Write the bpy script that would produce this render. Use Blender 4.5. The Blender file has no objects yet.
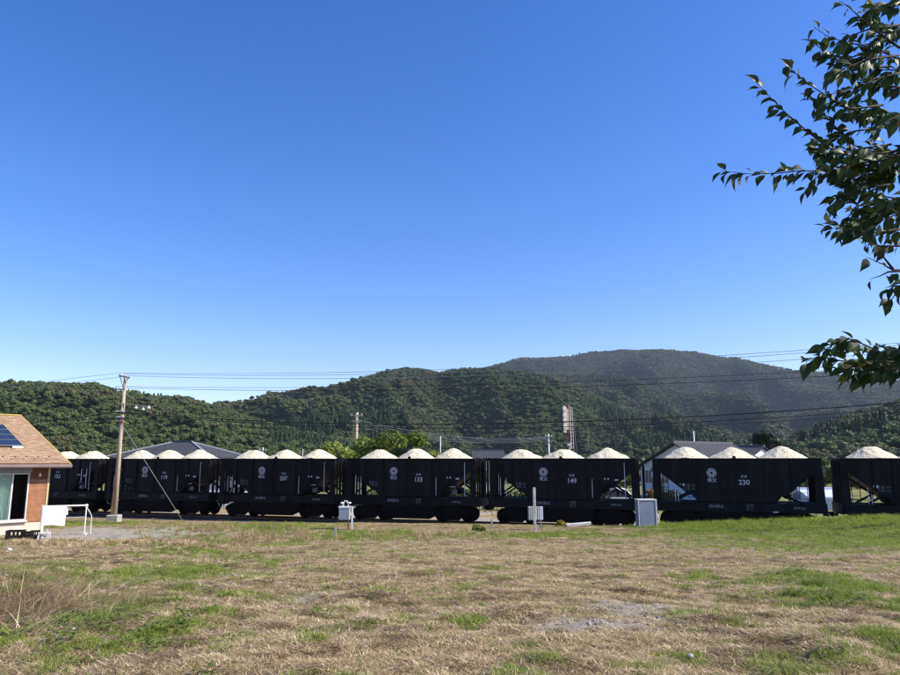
import bpy, math, random
import numpy as np
from mathutils import Vector, Matrix

random.seed(7)
rng = np.random.default_rng(11)
S = bpy.context.scene
COL = S.collection
R = math.radians

# ------------------------------------------------------------------ camera, sky, sun
CAMZ = 1.6
PITCH = R(9.93)
FPX = 700.0
cd = bpy.data.cameras.new('camera')
cam = bpy.data.objects.new('camera', cd)
COL.objects.link(cam)
cam.location = (0, 0, CAMZ)
cam.rotation_euler = (R(90) + PITCH, 0, 0)
cd.sensor_width = 36
cd.lens = 36 * FPX / 900
cd.clip_start = 0.05
cd.clip_end = 20000
S.camera = cam

SUN_EL, SUN_AZ = R(41), R(99)          # azimuth clockwise from +Y (the view direction)
w = bpy.data.worlds.new('World')
S.world = w
w.use_nodes = True
nt = w.node_tree
bg = nt.nodes['Background']
sky = nt.nodes.new('ShaderNodeTexSky')
sky.sky_type = 'NISHITA'
sky.sun_disc = False
sky.sun_elevation = SUN_EL
sky.sun_rotation = SUN_AZ
sky.altitude = 200
sky.air_density = 1.0
sky.dust_density = 0.35
sky.ozone_density = 2.2
hsv = nt.nodes.new('ShaderNodeHueSaturation')
hsv.inputs['Saturation'].default_value = 1.33
hsv.inputs['Hue'].default_value = 0.509
gam = nt.nodes.new('ShaderNodeGamma')
gam.inputs['Gamma'].default_value = 1.08
nt.links.new(sky.outputs[0], gam.inputs['Color'])
nt.links.new(gam.outputs[0], hsv.inputs['Color'])
wb = nt.nodes.new('ShaderNodeMix'); wb.data_type = 'RGBA'; wb.blend_type = 'MULTIPLY'
wb.inputs[0].default_value = 1.0
wb.inputs[7].default_value = (1.06, 0.93, 1.05, 1)      # the camera's white balance
nt.links.new(hsv.outputs[0], wb.inputs[6])
nt.links.new(wb.outputs[2], bg.inputs['Color'])
bg.inputs['Strength'].default_value = 0.118
sl = bpy.data.lights.new('sun', 'SUN')
sl.energy = 5.0
sl.angle = R(0.53)
sl.color = (1.0, 0.935, 0.81)
so = bpy.data.objects.new('sun', sl)
COL.objects.link(so)
sdir = Vector((math.sin(SUN_AZ) * math.cos(SUN_EL), math.cos(SUN_AZ) * math.cos(SUN_EL), math.sin(SUN_EL)))
so.rotation_euler = sdir.to_track_quat('Z', 'Y').to_euler()
S.view_settings.view_transform = 'Standard'
S.view_settings.look = 'None'
S.view_settings.gamma = 1
S.view_settings.exposure = 0.68

# ------------------------------------------------------------------ helpers
def P(px, py, Y):
    u = (px - 450) / FPX
    v = (337.5 - py) / FPX
    dy = math.cos(PITCH) - v * math.sin(PITCH)
    dz = math.sin(PITCH) + v * math.cos(PITCH)
    return Vector((u / dy * Y, Y, CAMZ + dz / dy * Y))

def tag(o, label=None, cat=None, group=None, kind=None):
    if label: o['label'] = label
    if cat: o['category'] = cat
    if group: o['group'] = group
    if kind: o['kind'] = kind
    return o

def empty(name, loc, rz=0.0):
    o = bpy.data.objects.new(name, None)
    o.empty_display_size = 0.3
    COL.objects.link(o)
    o.location = loc
    o.rotation_euler = (0, 0, rz)
    return o

def link_mesh(name, me, parent=None, m=None):
    o = bpy.data.objects.new(name, me)
    COL.objects.link(o)
    if parent: o.parent = parent
    if m and not me.materials: me.materials.append(m)
    return o

def np_mesh(name, V, F, smooth=False):
    """V (n,3) array, F list or (m,k) array of faces"""
    me = bpy.data.meshes.new(name)
    V = np.asarray(V, dtype=np.float32)
    if isinstance(F, np.ndarray):
        k = F.shape[1]
        me.vertices.add(len(V)); me.vertices.foreach_set('co', V.ravel())
        me.loops.add(F.size); me.loops.foreach_set('vertex_index', F.ravel().astype(np.int32))
        me.polygons.add(len(F))
        me.polygons.foreach_set('loop_start', np.arange(0, F.size, k, dtype=np.int32))
        me.polygons.foreach_set('loop_total', np.full(len(F), k, dtype=np.int32))
        me.update(calc_edges=True)
        me.validate()
    else:
        me.from_pydata([tuple(v) for v in V], [], F)
        me.update()
    if smooth:
        me.polygons.foreach_set('use_smooth', [True] * len(me.polygons))
    return me

class MB:
    def __init__(s): s.v = []; s.f = []
    def poly(s, pts):
        n = len(s.v); s.v += [tuple(p) for p in pts]; s.f.append(tuple(range(n, n + len(pts))))
        return s
    def box(s, x0, x1, y0, y1, z0, z1):
        n = len(s.v)
        s.v += [(x0,y0,z0),(x1,y0,z0),(x1,y1,z0),(x0,y1,z0),(x0,y0,z1),(x1,y0,z1),(x1,y1,z1),(x0,y1,z1)]
        s.f += [tuple(n+i for i in q) for q in ((0,3,2,1),(4,5,6,7),(0,1,5,4),(1,2,6,5),(2,3,7,6),(3,0,4,7))]
        return s
    def bar(s, a, b, w, h=None, up=(0,0,1)):
        a = Vector(a); b = Vector(b); h = h or w
        d = (b - a).normalized()
        u = Vector(up)
        if abs(d.dot(u)) > 0.95: u = Vector((0, 1, 0))
        x = d.cross(u).normalized() * (w / 2); y = x.cross(d).normalized() * (h / 2)
        n = len(s.v)
        for p in (a, b):
            for q in (-x - y, x - y, x + y, -x + y): s.v.append(tuple(p + q))
        s.f += [tuple(n+i for i in q) for q in ((0,1,2,3),(7,6,5,4),(0,4,5,1),(1,5,6,2),(2,6,7,3),(3,7,4,0))]
        return s
    def tube(s, pts, r, seg=8, caps=True):
        pts = [Vector(p) for p in pts]
        rs = r if isinstance(r, (list, tuple)) else [r] * len(pts)
        n0 = len(s.v)
        prev = None
        for i, p in enumerate(pts):
            d = (pts[min(i+1, len(pts)-1)] - pts[max(i-1, 0)]).normalized()
            if prev is None:
                u = Vector((0, 0, 1)) if abs(d.z) < 0.9 else Vector((1, 0, 0))
            else: u = prev
            x = d.cross(u).normalized(); y = x.cross(d).normalized(); prev = y
            for k in range(seg):
                a = 2 * math.pi * k / seg
                s.v.append(tuple(p + (x * math.cos(a) + y * math.sin(a)) * rs[i]))
        for i in range(len(pts) - 1):
            for k in range(seg):
                a = n0 + i*seg + k; b = n0 + i*seg + (k+1) % seg
                s.f.append((a, b, b + seg, a + seg))
        if caps:
            s.f.append(tuple(n0 + k for k in reversed(range(seg))))
            s.f.append(tuple(n0 + (len(pts)-1)*seg + k for k in range(seg)))
        return s
    def prism(s, prof, y0, y1, axis='y'):
        """extrude polygon of (x,z) between y0 and y1"""
        n = len(prof); b = len(s.v)
        for y in (y0, y1):
            for (x, z) in prof:
                s.v.append((x, y, z) if axis == 'y' else (y, x, z))
        s.f.append(tuple(b + i for i in range(n)))
        s.f.append(tuple(b + n + i for i in reversed(range(n))))
        for i in range(n):
            j = (i + 1) % n
            s.f.append((b+j, b+i, b+n+i, b+n+j))
        return s
    def lathe(s, prof, seg=20, c=(0,0,0), axis='z'):
        b = len(s.v)
        for (r, h) in prof:
            for k in range(seg):
                a = 2*math.pi*k/seg
                x, y = r*math.cos(a), r*math.sin(a)
                if axis == 'z': s.v.append((c[0]+x, c[1]+y, c[2]+h))
                else: s.v.append((c[0]+x, c[1]+h, c[2]+y))
        for i in range(len(prof)-1):
            for k in range(seg):
                p = b+i*seg+k; q = b+i*seg+(k+1) % seg
                s.f.append((p, q, q+seg, p+seg))
        s.f.append(tuple(b+k for k in reversed(range(seg))))
        s.f.append(tuple(b+(len(prof)-1)*seg+k for k in range(seg)))
        return s
    def mesh(s, name, m=None, bevel=0.0, smooth=False):
        import bmesh
        me = bpy.data.meshes.new(name)
        me.from_pydata(s.v, [], s.f)
        bm = bmesh.new(); bm.from_mesh(me)
        bmesh.ops.recalc_face_normals(bm, faces=bm.faces)
        if bevel:
            bmesh.ops.bevel(bm, geom=[e for e in bm.edges if len(e.link_faces) == 2 and e.calc_face_angle(0) > 0.6],
                            offset=bevel, segments=1, affect='EDGES', clamp_overlap=True)
        bm.to_mesh(me); bm.free()
        if smooth: me.polygons.foreach_set('use_smooth', [True]*len(me.polygons))
        if m: me.materials.append(m)
        return me
    def build(s, name, m=None, parent=None, bevel=0.0, smooth=False):
        return link_mesh(name, s.mesh(name, m, bevel, smooth), parent)

MATS = {}
def mat(name, col, rough=0.8, col2=None, scale=6.0, bump=0.0, bscale=None, metal=0.0, spec=0.3, detail=6, stretch=None, contrast=(0.35, 0.65), island=None):
    m = bpy.data.materials.new(name); m.use_nodes = True
    n = m.node_tree.nodes; l = m.node_tree.links
    b = n['Principled BSDF']
    b.inputs['Roughness'].default_value = rough
    b.inputs['Metallic'].default_value = metal
    b.inputs['Specular IOR Level'].default_value = spec
    b.inputs['Base Color'].default_value = (*col, 1)
    tc = n.new('ShaderNodeTexCoord')
    src = tc.outputs['Object']
    if stretch:
        mp = n.new('ShaderNodeMapping'); mp.inputs['Scale'].default_value = stretch
        l.new(src, mp.inputs[0]); src = mp.outputs[0]
    if col2 is not None:
        no = n.new('ShaderNodeTexNoise'); no.inputs['Scale'].default_value = scale; no.inputs['Detail'].default_value = detail
        no.inputs['Roughness'].default_value = 0.65
        l.new(src, no.inputs['Vector'])
        cr = n.new('ShaderNodeValToRGB')
        cr.color_ramp.elements[0].position = contrast[0]; cr.color_ramp.elements[0].color = (*col, 1)
        cr.color_ramp.elements[1].position = contrast[1]; cr.color_ramp.elements[1].color = (*col2, 1)
        l.new(no.outputs[0], cr.inputs[0])
        l.new(cr.outputs[0], b.inputs['Base Color'])
    if island:
        g = n.new('ShaderNodeNewGeometry'); cr = n.new('ShaderNodeValToRGB')
        el = cr.color_ramp.elements
        while len(el) < len(island): el.new(0.5)
        for i, c in enumerate(island):
            el[i].position = i / max(1, len(island) - 1); el[i].color = (*c, 1)
        l.new(g.outputs['Random Per Island'], cr.inputs[0])
        l.new(cr.outputs[0], b.inputs['Base Color'])
    if bump:
        nb = n.new('ShaderNodeTexNoise'); nb.inputs['Scale'].default_value = bscale or scale * 3; nb.inputs['Detail'].default_value = 5
        l.new(src, nb.inputs['Vector'])
        bp = n.new('ShaderNodeBump'); bp.inputs['Strength'].default_value = bump; bp.inputs['Distance'].default_value = 0.05
        l.new(nb.outputs[0], bp.inputs['Height']); l.new(bp.outputs[0], b.inputs['Normal'])
    MATS[name] = m
    return m

def leafmat(name, cols, trans=0.25, rough=0.55, per='island'):
    """foliage: colour varies per leaf and per instance, some light passes through"""
    m = bpy.data.materials.new(name); m.use_nodes = True
    n = m.node_tree.nodes; l = m.node_tree.links
    b = n['Principled BSDF']; out = n['Material Output']
    b.inputs['Roughness'].default_value = rough
    b.inputs['Specular IOR Level'].default_value = 0.25
    cr = n.new('ShaderNodeValToRGB'); el = cr.color_ramp.elements
    while len(el) < len(cols): el.new(0.5)
    for i, c in enumerate(cols):
        el[i].position = i / (len(cols) - 1); el[i].color = (*c, 1)
    g = n.new('ShaderNodeNewGeometry'); oi = n.new('ShaderNodeObjectInfo')
    mx = n.new('ShaderNodeMath'); mx.operation = 'MULTIPLY'; mx.inputs[1].default_value = 0.45 if per == 'island' else 0.25
    my = n.new('ShaderNodeMath'); my.operation = 'MULTIPLY_ADD'; my.inputs[1].default_value = 0.55 if per == 'island' else 0.75
    l.new(g.outputs['Random Per Island'], mx.inputs[0])
    l.new(oi.outputs['Random'], my.inputs[0]); l.new(mx.outputs[0], my.inputs[2])
    l.new(my.outputs[0], cr.inputs[0])
    l.new(cr.outputs[0], b.inputs['Base Color'])
    if trans:
        t = n.new('ShaderNodeBsdfTranslucent'); l.new(cr.outputs[0], t.inputs['Color'])
        ms = n.new('ShaderNodeMixShader'); ms.inputs[0].default_value = trans
        l.new(b.outputs[0], ms.inputs[1]); l.new(t.outputs[0], ms.inputs[2]); l.new(ms.outputs[0], out.inputs['Surface'])
    return m

# value noise, 2-D
_perm = rng.random((256, 256))
def vnoise(x, y):
    x = np.asarray(x, float); y = np.asarray(y, float)
    xi = np.floor(x).astype(int); yi = np.floor(y).astype(int)
    fx = x - xi; fy = y - yi
    fx = fx*fx*(3-2*fx); fy = fy*fy*(3-2*fy)
    a = _perm[xi % 256, yi % 256]; b = _perm[(xi+1) % 256, yi % 256]
    c = _perm[xi % 256, (yi+1) % 256]; d = _perm[(xi+1) % 256, (yi+1) % 256]
    return (a*(1-fx)+b*fx)*(1-fy)+(c*(1-fx)+d*fx)*fy
def fbm(x, y, o=4):
    s = 0; a = 0.5; t = 0
    for i in range(o):
        s = s + a*vnoise(x*2**i+17.3*i, y*2**i-9.1*i); t += a; a *= 0.5
    return s/t
def sst(a, b, x):
    t = np.clip((np.asarray(x, float)-a)/(b-a), 0, 1); return t*t*(3-2*t)

# ------------------------------------------------------------------ track line
PITCHW = 9.3
ALPHA = math.atan2(2263.5, 710.0)
TD = Vector((math.sin(ALPHA), -math.cos(ALPHA), 0))      # along the track, to the right and nearer
TN = Vector((-TD.y, TD.x, 0)) * -1                        # towards the camera
if TN.y > 0: TN = -TN
T0 = Vector((-20.26, 50.57, 0))
RAILZ = -2.10
TROT = math.atan2(TD.y, TD.x)
def tpt(s, off=0.0, z=0.0):
    p = T0 + TD*s + TN*off
    return Vector((p.x, p.y, z))

# ------------------------------------------------------------------ terrain
def terrain(x, y, detail=True):
    x = np.asarray(x, float); y = np.asarray(y, float)
    hc = np.interp(y, [-50, 6, 12, 18, 24, 30, 36, 41, 44], [1.6, 1.62, 1.92, 2.33, 2.75, 3.06, 3.29, 3.52, 3.64])
    hl = np.interp(y, [-50, 6, 12, 17, 19.2, 23, 27, 34, 39, 46], [1.6, 1.62, 1.80, 2.04, 2.14, 2.85, 3.06, 3.1, 3.5, 3.78])
    lf = sst(-4.6, -7.4, x)
    h = hc*(1-lf)+hl*lf
    dt = (T0.x-x)*(-TN.x)+(T0.y-y)*(-TN.y)                # distance from the track centre, + towards the camera
    # grassy rise in front of the track on the right
    cap = 3.34-(x-8.6)*0.066
    cap = np.maximum(cap, 2.0)
    wr = sst(7, 10, x)*sst(2.4, 4.2, dt)
    h = np.where(h > cap, h*(1-wr)+cap*wr, h)
    # track bed and land behind
    tb = sst(4.6, 2.6, dt)
    h = h*(1-tb)+3.92*tb
    back = sst(-4, -9, dt)
    h = h*(1-back)+(3.95+np.clip(-dt-9, 0, 400)*0.002)*back
    z = CAMZ-h
    if detail:
        near = np.clip(1.2-y/60, 0.15, 1)*sst(3.2, 6, dt)
        z = z+(fbm(x*0.55+3, y*0.55, 4)-0.5)*0.22*near*sst(3, 8, y)+(fbm(x*2.1, y*2.1, 3)-0.5)*0.13*near+(vnoise(x*6.1, y*6.1)-.5)*.035*near
        # low bank of dug earth on the left edge
        z = z+0.30*np.exp(-((x+6.4)/1.3)**2-((y-9.4)/2.0)**2)
    return z

def tz(x, y): return float(terrain(np.array([x]), np.array([y]))[0])
def G(px, py):
    """ground point seen at a pixel of the photograph"""
    lo = 3.0
    for Y in np.arange(3.5, 60, 0.25):
        p = P(px, py, Y)
        if p.z < tz(p.x, p.y):
            a, b = Y-0.25, Y
            for _ in range(5):
                c = (a+b)/2; q = P(px, py, c)
                if q.z < tz(q.x, q.y): b = c
                else: a = c
            q = P(px, py, b); q.z = tz(q.x, q.y); return q
    return P(px, py, 40)

# patches of green (px, row, half-width px, half-height px, amount) and gravel
GREEN = [(480,620,28,5,1),(440,622,30,5,.6),(545,660,45,8,1),(520,672,40,6,.8),(620,664,60,10,.8),(700,663,70,10,.8),(695,615,30,4,.9),(150,603,40,12,.85),(170,628,25,10,.9),(110,640,80,12,.6),
         (60,648,60,10,.65),(20,640,30,10,.8),(165,575,95,14,.8),(100,580,50,14,.8),(230,555,60,8,.7),(215,612,12,6,.9),(240,594,22,6,.7),(340,610,15,4,.6),(800,600,90,10,.6),
         (760,585,120,9,.55),(690,583,70,7,.6),(850,588,60,9,.8),(800,575,40,5,.6),(400,537,110,6,1),(560,536,90,4,1),(690,530,80,6,1),(800,527,140,10,1.2),(860,535,80,10,1),(740,540,60,8,.8),(820,550,60,8,.6),
         (240,527,80,8,.9),(110,521,80,5,1),(30,585,25,18,.8),(15,570,20,12,.7),(880,640,30,14,.6),(760,668,60,8,.7),(280,640,40,6,.5),(270,545,60,5,.7),(850,520,120,9,1.9),(720,524,80,6,1.6),
         (560,600,30,3,.5),(320,585,30,4,.5),(450,600,30,4,.4),(230,640,20,6,.5),(380,590,20,4,.4),(900,610,40,10,.7),(350,556,60,4,.5)]
GRAVEL = [(60,532,60,5,1.2),(100,533,130,6,1.5),(590,622,95,9,1.1),(660,607,80,7,1.0),(520,632,50,6,.7),(300,600,22,10,.8),(370,648,30,6,.5),(500,671,60,6,.9),(555,637,40,5,.5),(380,573,40,6,.4),(700,598,60,4,.5),(480,606,60,3,.5),(640,565,60,3,.3),(85,620,18,8,.6),(780,610,50,6,.4)]
def blobs(L):
    out = []
    for (px, py, rx, ry, a) in L:
        c = G(px, py); e = G(px, max(py-ry, 514)); e2 = G(px, min(py+ry, 674))
        ryw = max(0.25, (e-e2).length/2)
        out.append((c.x, c.y, max(0.12, rx*c.y/710), ryw, a))
    return out
GB, VB = blobs(GREEN), blobs(GRAVEL)
def masks(x, y):
    x = np.asarray(x, float); y = np.asarray(y, float)
    n = fbm(x*1.3+5, y*1.3+8, 4); n2 = fbm(x*0.35+50, y*0.35+3, 3); n3 = fbm(x*1.1-20, y*1.1+31, 4)
    g = np.zeros_like(x)
    for (cx, cy, rx, ry, a) in GB: g = np.maximum(g, a*np.exp(-(((x-cx)/rx)**2+((y-cy)/ry)**2)*0.9))
    g = g*.85+(n-0.5)*1.35+(n2-0.5)*0.4+(vnoise(x*4.3+9, y*4.3)-.5)*.8
    far = np.maximum(sst(60, 90, y), sst(-12, -15, (T0.x-x)*(-TN.x)+(T0.y-y)*(-TN.y)))
    g = g*(1-far)+(0.75+(n-.5))*far
    v = np.zeros_like(x)
    for (cx, cy, rx, ry, a) in VB: v = np.maximum(v, a*np.exp(-(((x-cx)/rx)**2+((y-cy)/ry)**2)*0.8))
    v = v+(n3-0.5)*1.1
    dt = (T0.x-x)*(-TN.x)+(T0.y-y)*(-TN.y)
    yard = sst(-1.8, -2.6, dt)*sst(-13, -10, dt)          # pale gravel yard behind the line
    v = np.maximum(v, yard*np.clip((fbm(x*.45+3, y*.45+90, 3)-.47)*9, 0, 1)*1.3)
    bal = sst(3.6, 2.8, dt)*sst(-3.2, -2.4, dt)
    return np.clip((g-0.17)*1.3, 0, 1)*(1-yard)*(1-bal), np.clip((v-0.46)*1.25, 0, .85), bal

# ground sheet
def axis(c, near, n, far):
    t = np.linspace(-1, 1, n)
    k = math.asinh(far/near)
    return c+near*np.sinh(t*k)
gx = axis(0, 5.0, 420, 7000)
gy0 = np.concatenate([np.linspace(-60, 3, 12), np.arange(3.3, 14, 0.11), np.arange(14, 60, 0.28), 60*np.exp(np.linspace(0.01, math.log(8000/60), 60))])
XX, YY = np.meshgrid(gx, gy0)
ZZ = terrain(XX, YY)
V = np.stack([XX.ravel(), YY.ravel(), ZZ.ravel()], 1)
ny, nx = XX.shape
ii = np.arange(ny*nx).reshape(ny, nx)
F = np.stack([ii[:-1,:-1].ravel(), ii[:-1,1:].ravel(), ii[1:,1:].ravel(), ii[1:,:-1].ravel()], 1)
me = np_mesh('ground', V, F, smooth=True)
mg, mv, mb = masks(XX.ravel(), YY.ravel())
ca = me.color_attributes.new('cover', 'FLOAT_COLOR', 'POINT')
ca.data.foreach_set('color', np.stack([mg, mv, mb, np.ones_like(mg)], 1).astype(np.float32).ravel())
def ground_mat():
    m = bpy.data.materials.new('field_ground'); m.use_nodes = True
    n = m.node_tree.nodes; l = m.node_tree.links; b = n['Principled BSDF']
    b.inputs['Roughness'].default_value = 0.95; b.inputs['Specular IOR Level'].default_value = 0.1
    g = n.new('ShaderNodeNewGeometry'); a = n.new('ShaderNodeAttribute'); a.attribute_name = 'cover'
    sp = n.new('ShaderNodeSeparateColor'); l.new(a.outputs['Color'], sp.inputs[0])
    def noise(sc, det=6, rough=0.6):
        t = n.new('ShaderNodeTexNoise'); t.inputs['Scale'].default_value = sc; t.inputs['Detail'].default_value = det
        t.inputs['Roughness'].default_value = rough; l.new(g.outputs['Position'], t.inputs['Vector']); return t.outputs[0]
    def ramp(f, stops):
        c = n.new('ShaderNodeValToRGB'); el = c.color_ramp.elements
        while len(el) < len(stops): el.new(0.5)
        for i, (p, k) in enumerate(stops): el[i].position = p; el[i].color = (*k, 1)
        l.new(f, c.inputs[0]); return c.outputs[0]
    def mix(f, A, B):
        x = n.new('ShaderNodeMix'); x.data_type = 'RGBA'
        l.new(f, x.inputs[0]); l.new(A, x.inputs[6]); l.new(B, x.inputs[7]); return x.outputs[2]
    straw = ramp(noise(9, 9, 0.72), [(0.30, (.07,.048,.025)), (0.45, (.22,.158,.082)), (0.58, (.38,.285,.155)), (0.72, (.60,.49,.31))])
    green = ramp(noise(14, 8, 0.7), [(0.3, (.05,.05,.018)), (0.5, (.13,.16,.045)), (0.7, (.26,.25,.10))])
    grav = ramp(noise(38, 6, 0.75), [(0.3, (.15,.135,.115)), (0.5, (.33,.30,.26)), (0.68, (.52,.48,.42))])
    ball = ramp(noise(16, 8, 0.75), [(0.3, (.05,.035,.025)), (0.5, (.15,.105,.07)), (0.7, (.30,.23,.16))])
    col = mix(sp.outputs[0], straw, green)
    col = mix(sp.outputs[1], col, grav)
    col = mix(sp.outputs[2], col, ball)
    l.new(col, b.inputs['Base Color'])
    bp = n.new('ShaderNodeBump'); bp.inputs['Strength'].default_value = 0.9; bp.inputs['Distance'].default_value = 0.035
    l.new(noise(22, 9, 0.75), bp.inputs['Height']); l.new(bp.outputs[0], b.inputs['Normal'])
    return m
me.materials.append(ground_mat())
go = link_mesh('ground', me); tag(go, kind='structure')

# ------------------------------------------------------------------ hills
def hill_mat(name, a, b_):
    return mat(name, a, 0.95, b_, scale=0.05, spec=0.05)
def make_hill(name, prof, Df, Dr, amp, fq, seed, sub=3.0, px0=-260, px1=1200, backslope=1.0, tree_h=5.0):
    """terrain rising from its foot at Df to the ridge line at Dr; returns the height function"""
    ppx = np.array([p[0] for p in prof], float); prow = np.array([p[1] for p in prof], float)
    th = np.linspace(math.atan((px0-450)/710), math.atan((px1-450)/710), 420)
    vv = np.concatenate([np.linspace(0, 1, 110), np.linspace(1.01, 1.6, 20)])
    def H(theta):
        px = 450+710*np.tan(theta)
        row = np.interp(px, ppx, prow)
        ang = np.arctan((337.5-row)/FPX)+PITCH
        # row is seen along the pixel ray; convert to height over horizontal distance
        v = (337.5-row)/FPX
        dy = math.cos(PITCH)-v*math.sin(PITCH); dz = math.sin(PITCH)+v*math.cos(PITCH)
        Y = Dr*np.cos(theta)
        return CAMZ+dz/dy*Y-tree_h
    def height(theta, v):
        r = Df+(Dr-Df)*v
        h0 = H(theta)+2.6
        up = sst(0, 1, v)*0.55+np.clip(v, 0, 1)*0.45
        z = -2.6+h0*up
        z = np.where(v > 1, -2.6+h0*(1-((v-1)/0.6)**1.5*backslope), z)
        s = theta*Dr/fq
        rd = 1-np.abs(2*fbm(s+seed+v*0.9, v*1.6*(Dr-Df)/fq*0.35+seed, 4)-1)*2.2
        env = np.clip(v*(1.0-v)**1.5*5, 0, 1)
        z = z+amp*(rd-0.45)*env*np.clip(h0/60, 0.1, 1)
        return r*np.sin(theta), r*np.cos(theta), z
    T, Vv = np.meshgrid(th, vv)
    x, y, z = height(T, Vv)
    V = np.stack([x.ravel(), y.ravel(), z.ravel()], 1)
    ny, nx = T.shape; ii = np.arange(ny*nx).reshape(ny, nx)
    F = np.stack([ii[:-1,:-1].ravel(), ii[:-1,1:].ravel(), ii[1:,1:].ravel(), ii[1:,:-1].ravel()], 1)
    me = np_mesh(name, V, F, smooth=True)
    me.materials.append(MATS['hill_floor'])
    o = link_mesh(name, me); tag(o, kind='structure')
    return height, th, H

mat('hill_floor', (.016,.026,.010), 0.95, (.035,.05,.018), scale=0.05, spec=0.05)

# tree crowns used on the hillsides: lumpy clouds of leaf clumps
def clump_cloud(centers, radii, n, size, flat=0.35, seed=0, jitter=0.55, inner=0.15):
    r = np.random.default_rng(seed)
    Vs = []; 
    w_ = radii[:, 0]**2; w_ = w_/w_.sum()
    idx = r.choice(len(centers), n, p=w_)
    d = r.normal(size=(n, 3)); d /= np.linalg.norm(d, axis=1)[:, None]
    d[:, 2] = np.where(d[:, 2] < -0.35, -d[:, 2]*0.6, d[:, 2]); d /= np.linalg.norm(d, axis=1)[:, None]
    rad = 1-inner*r.random(n)**2-0.0
    p = centers[idx]+d*radii[idx]*rad[:, None]
    nn = d+r.normal(size=(n, 3))*jitter; nn /= np.linalg.norm(nn, axis=1)[:, None]
    a = np.cross(nn, r.normal(size=(n, 3))); a /= np.linalg.norm(a, axis=1)[:, None]
    b = np.cross(nn, a)
    s = size*(0.6+0.8*r.random(n))[:, None]
    k = (0.55+0.5*r.random(n))[:, None]
    V = np.stack([p-a*s, p-b*s*k*0.8+nn*s*0.12, p+a*s, p+b*s*k*0.8-nn*s*0.1], 1).reshape(-1, 3)
    F = np.arange(4*n).reshape(n, 4)
    return V, F

def blob_core(centers, radii, k=0.82):
    b = MB()
    Vs = []; Fs = []
    import bmesh
    bm = bmesh.new()
    for c, r in zip(centers, radii):
        bmesh.ops.create_icosphere(bm, subdivisions=1, radius=1.0, matrix=Matrix.Translation(c) @ Matrix.Diagonal((*(r*k), 1)))
    V = np.array([v.co[:] for v in bm.verts]); F = np.array([[v.index for v in f.verts] for f in bm.faces])
    bm.free()
    return V, F

def tree_source(name, kind, seed, m, n=230, size=0.62):
    r = np.random.default_rng(seed)
    if kind == 'broad':
        c = [np.array([0, 0, 5.0])]; rad = [np.array([3.0, 3.0, 2.8])]
        for i in range(7):
            a = i*0.9+r.random(); q = 1.6+r.random()*1.2
            c.append(np.array([math.cos(a)*q, math.sin(a)*q, 3.6+r.random()*3.0])); t = 1.3+r.random()*0.9
            rad.append(np.array([t, t, t*0.85]))
    else:
        c = []; rad = []
        for i in range(7):
            zc = 1.5+i*1.45; q = 2.4*(1-i/8.6); zc = 1.2+i*1.05
            c.append(np.array([r.normal()*0.15, r.normal()*0.15, zc])); rad.append(np.array([q, q, 1.3]))
    c = np.array(c); rad = np.array(rad)
    V1, F1 = clump_cloud(c, rad, n, size, seed=seed)
    V2, F2 = blob_core(c, rad, 0.86)
    F2 = np.concatenate([F2, F2[:, 2:3]], 1)
    me = bpy.data.meshes.new(name)
    V = np.concatenate([V1, V2]); 
    faces = [tuple(f) for f in F1]+[tuple(f[:3]+len(V1)) for f in F2]
    me.from_pydata([tuple(v) for v in V], [], faces)
    me.materials.append(m)
    o = bpy.data.objects.new(name, me)
    return o

GREENS = [(.014,.028,.010), (.022,.042,.014), (.034,.060,.018), (.055,.080,.024), (.080,.085,.028)]
lm_broad = leafmat('hill_broadleaf', [(.032,.050,.016), (.050,.075,.021), (.070,.102,.027), (.096,.125,.034), (.125,.140,.042)], 0.12, per='obj')
lm_con = leafmat('hill_conifer', [(.020,.038,.015), (.029,.052,.018), (.042,.068,.021), (.058,.084,.026)], 0.08, per='obj')
lm_aut = leafmat('hill_autumn', [(.05,.07,.022), (.075,.085,.030), (.105,.095,.038), (.10,.11,.042)], 0.12, per='obj')
src_broad = [tree_source('broad_crown', 'broad', 20+i, lm_broad) for i in range(4)]
src_con = [tree_source('conifer_crown', 'con', 40+i, lm_con) for i in range(3)]
src_aut = [tree_source('autumn_crown', 'broad', 60+i, lm_aut) for i in range(2)]

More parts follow.
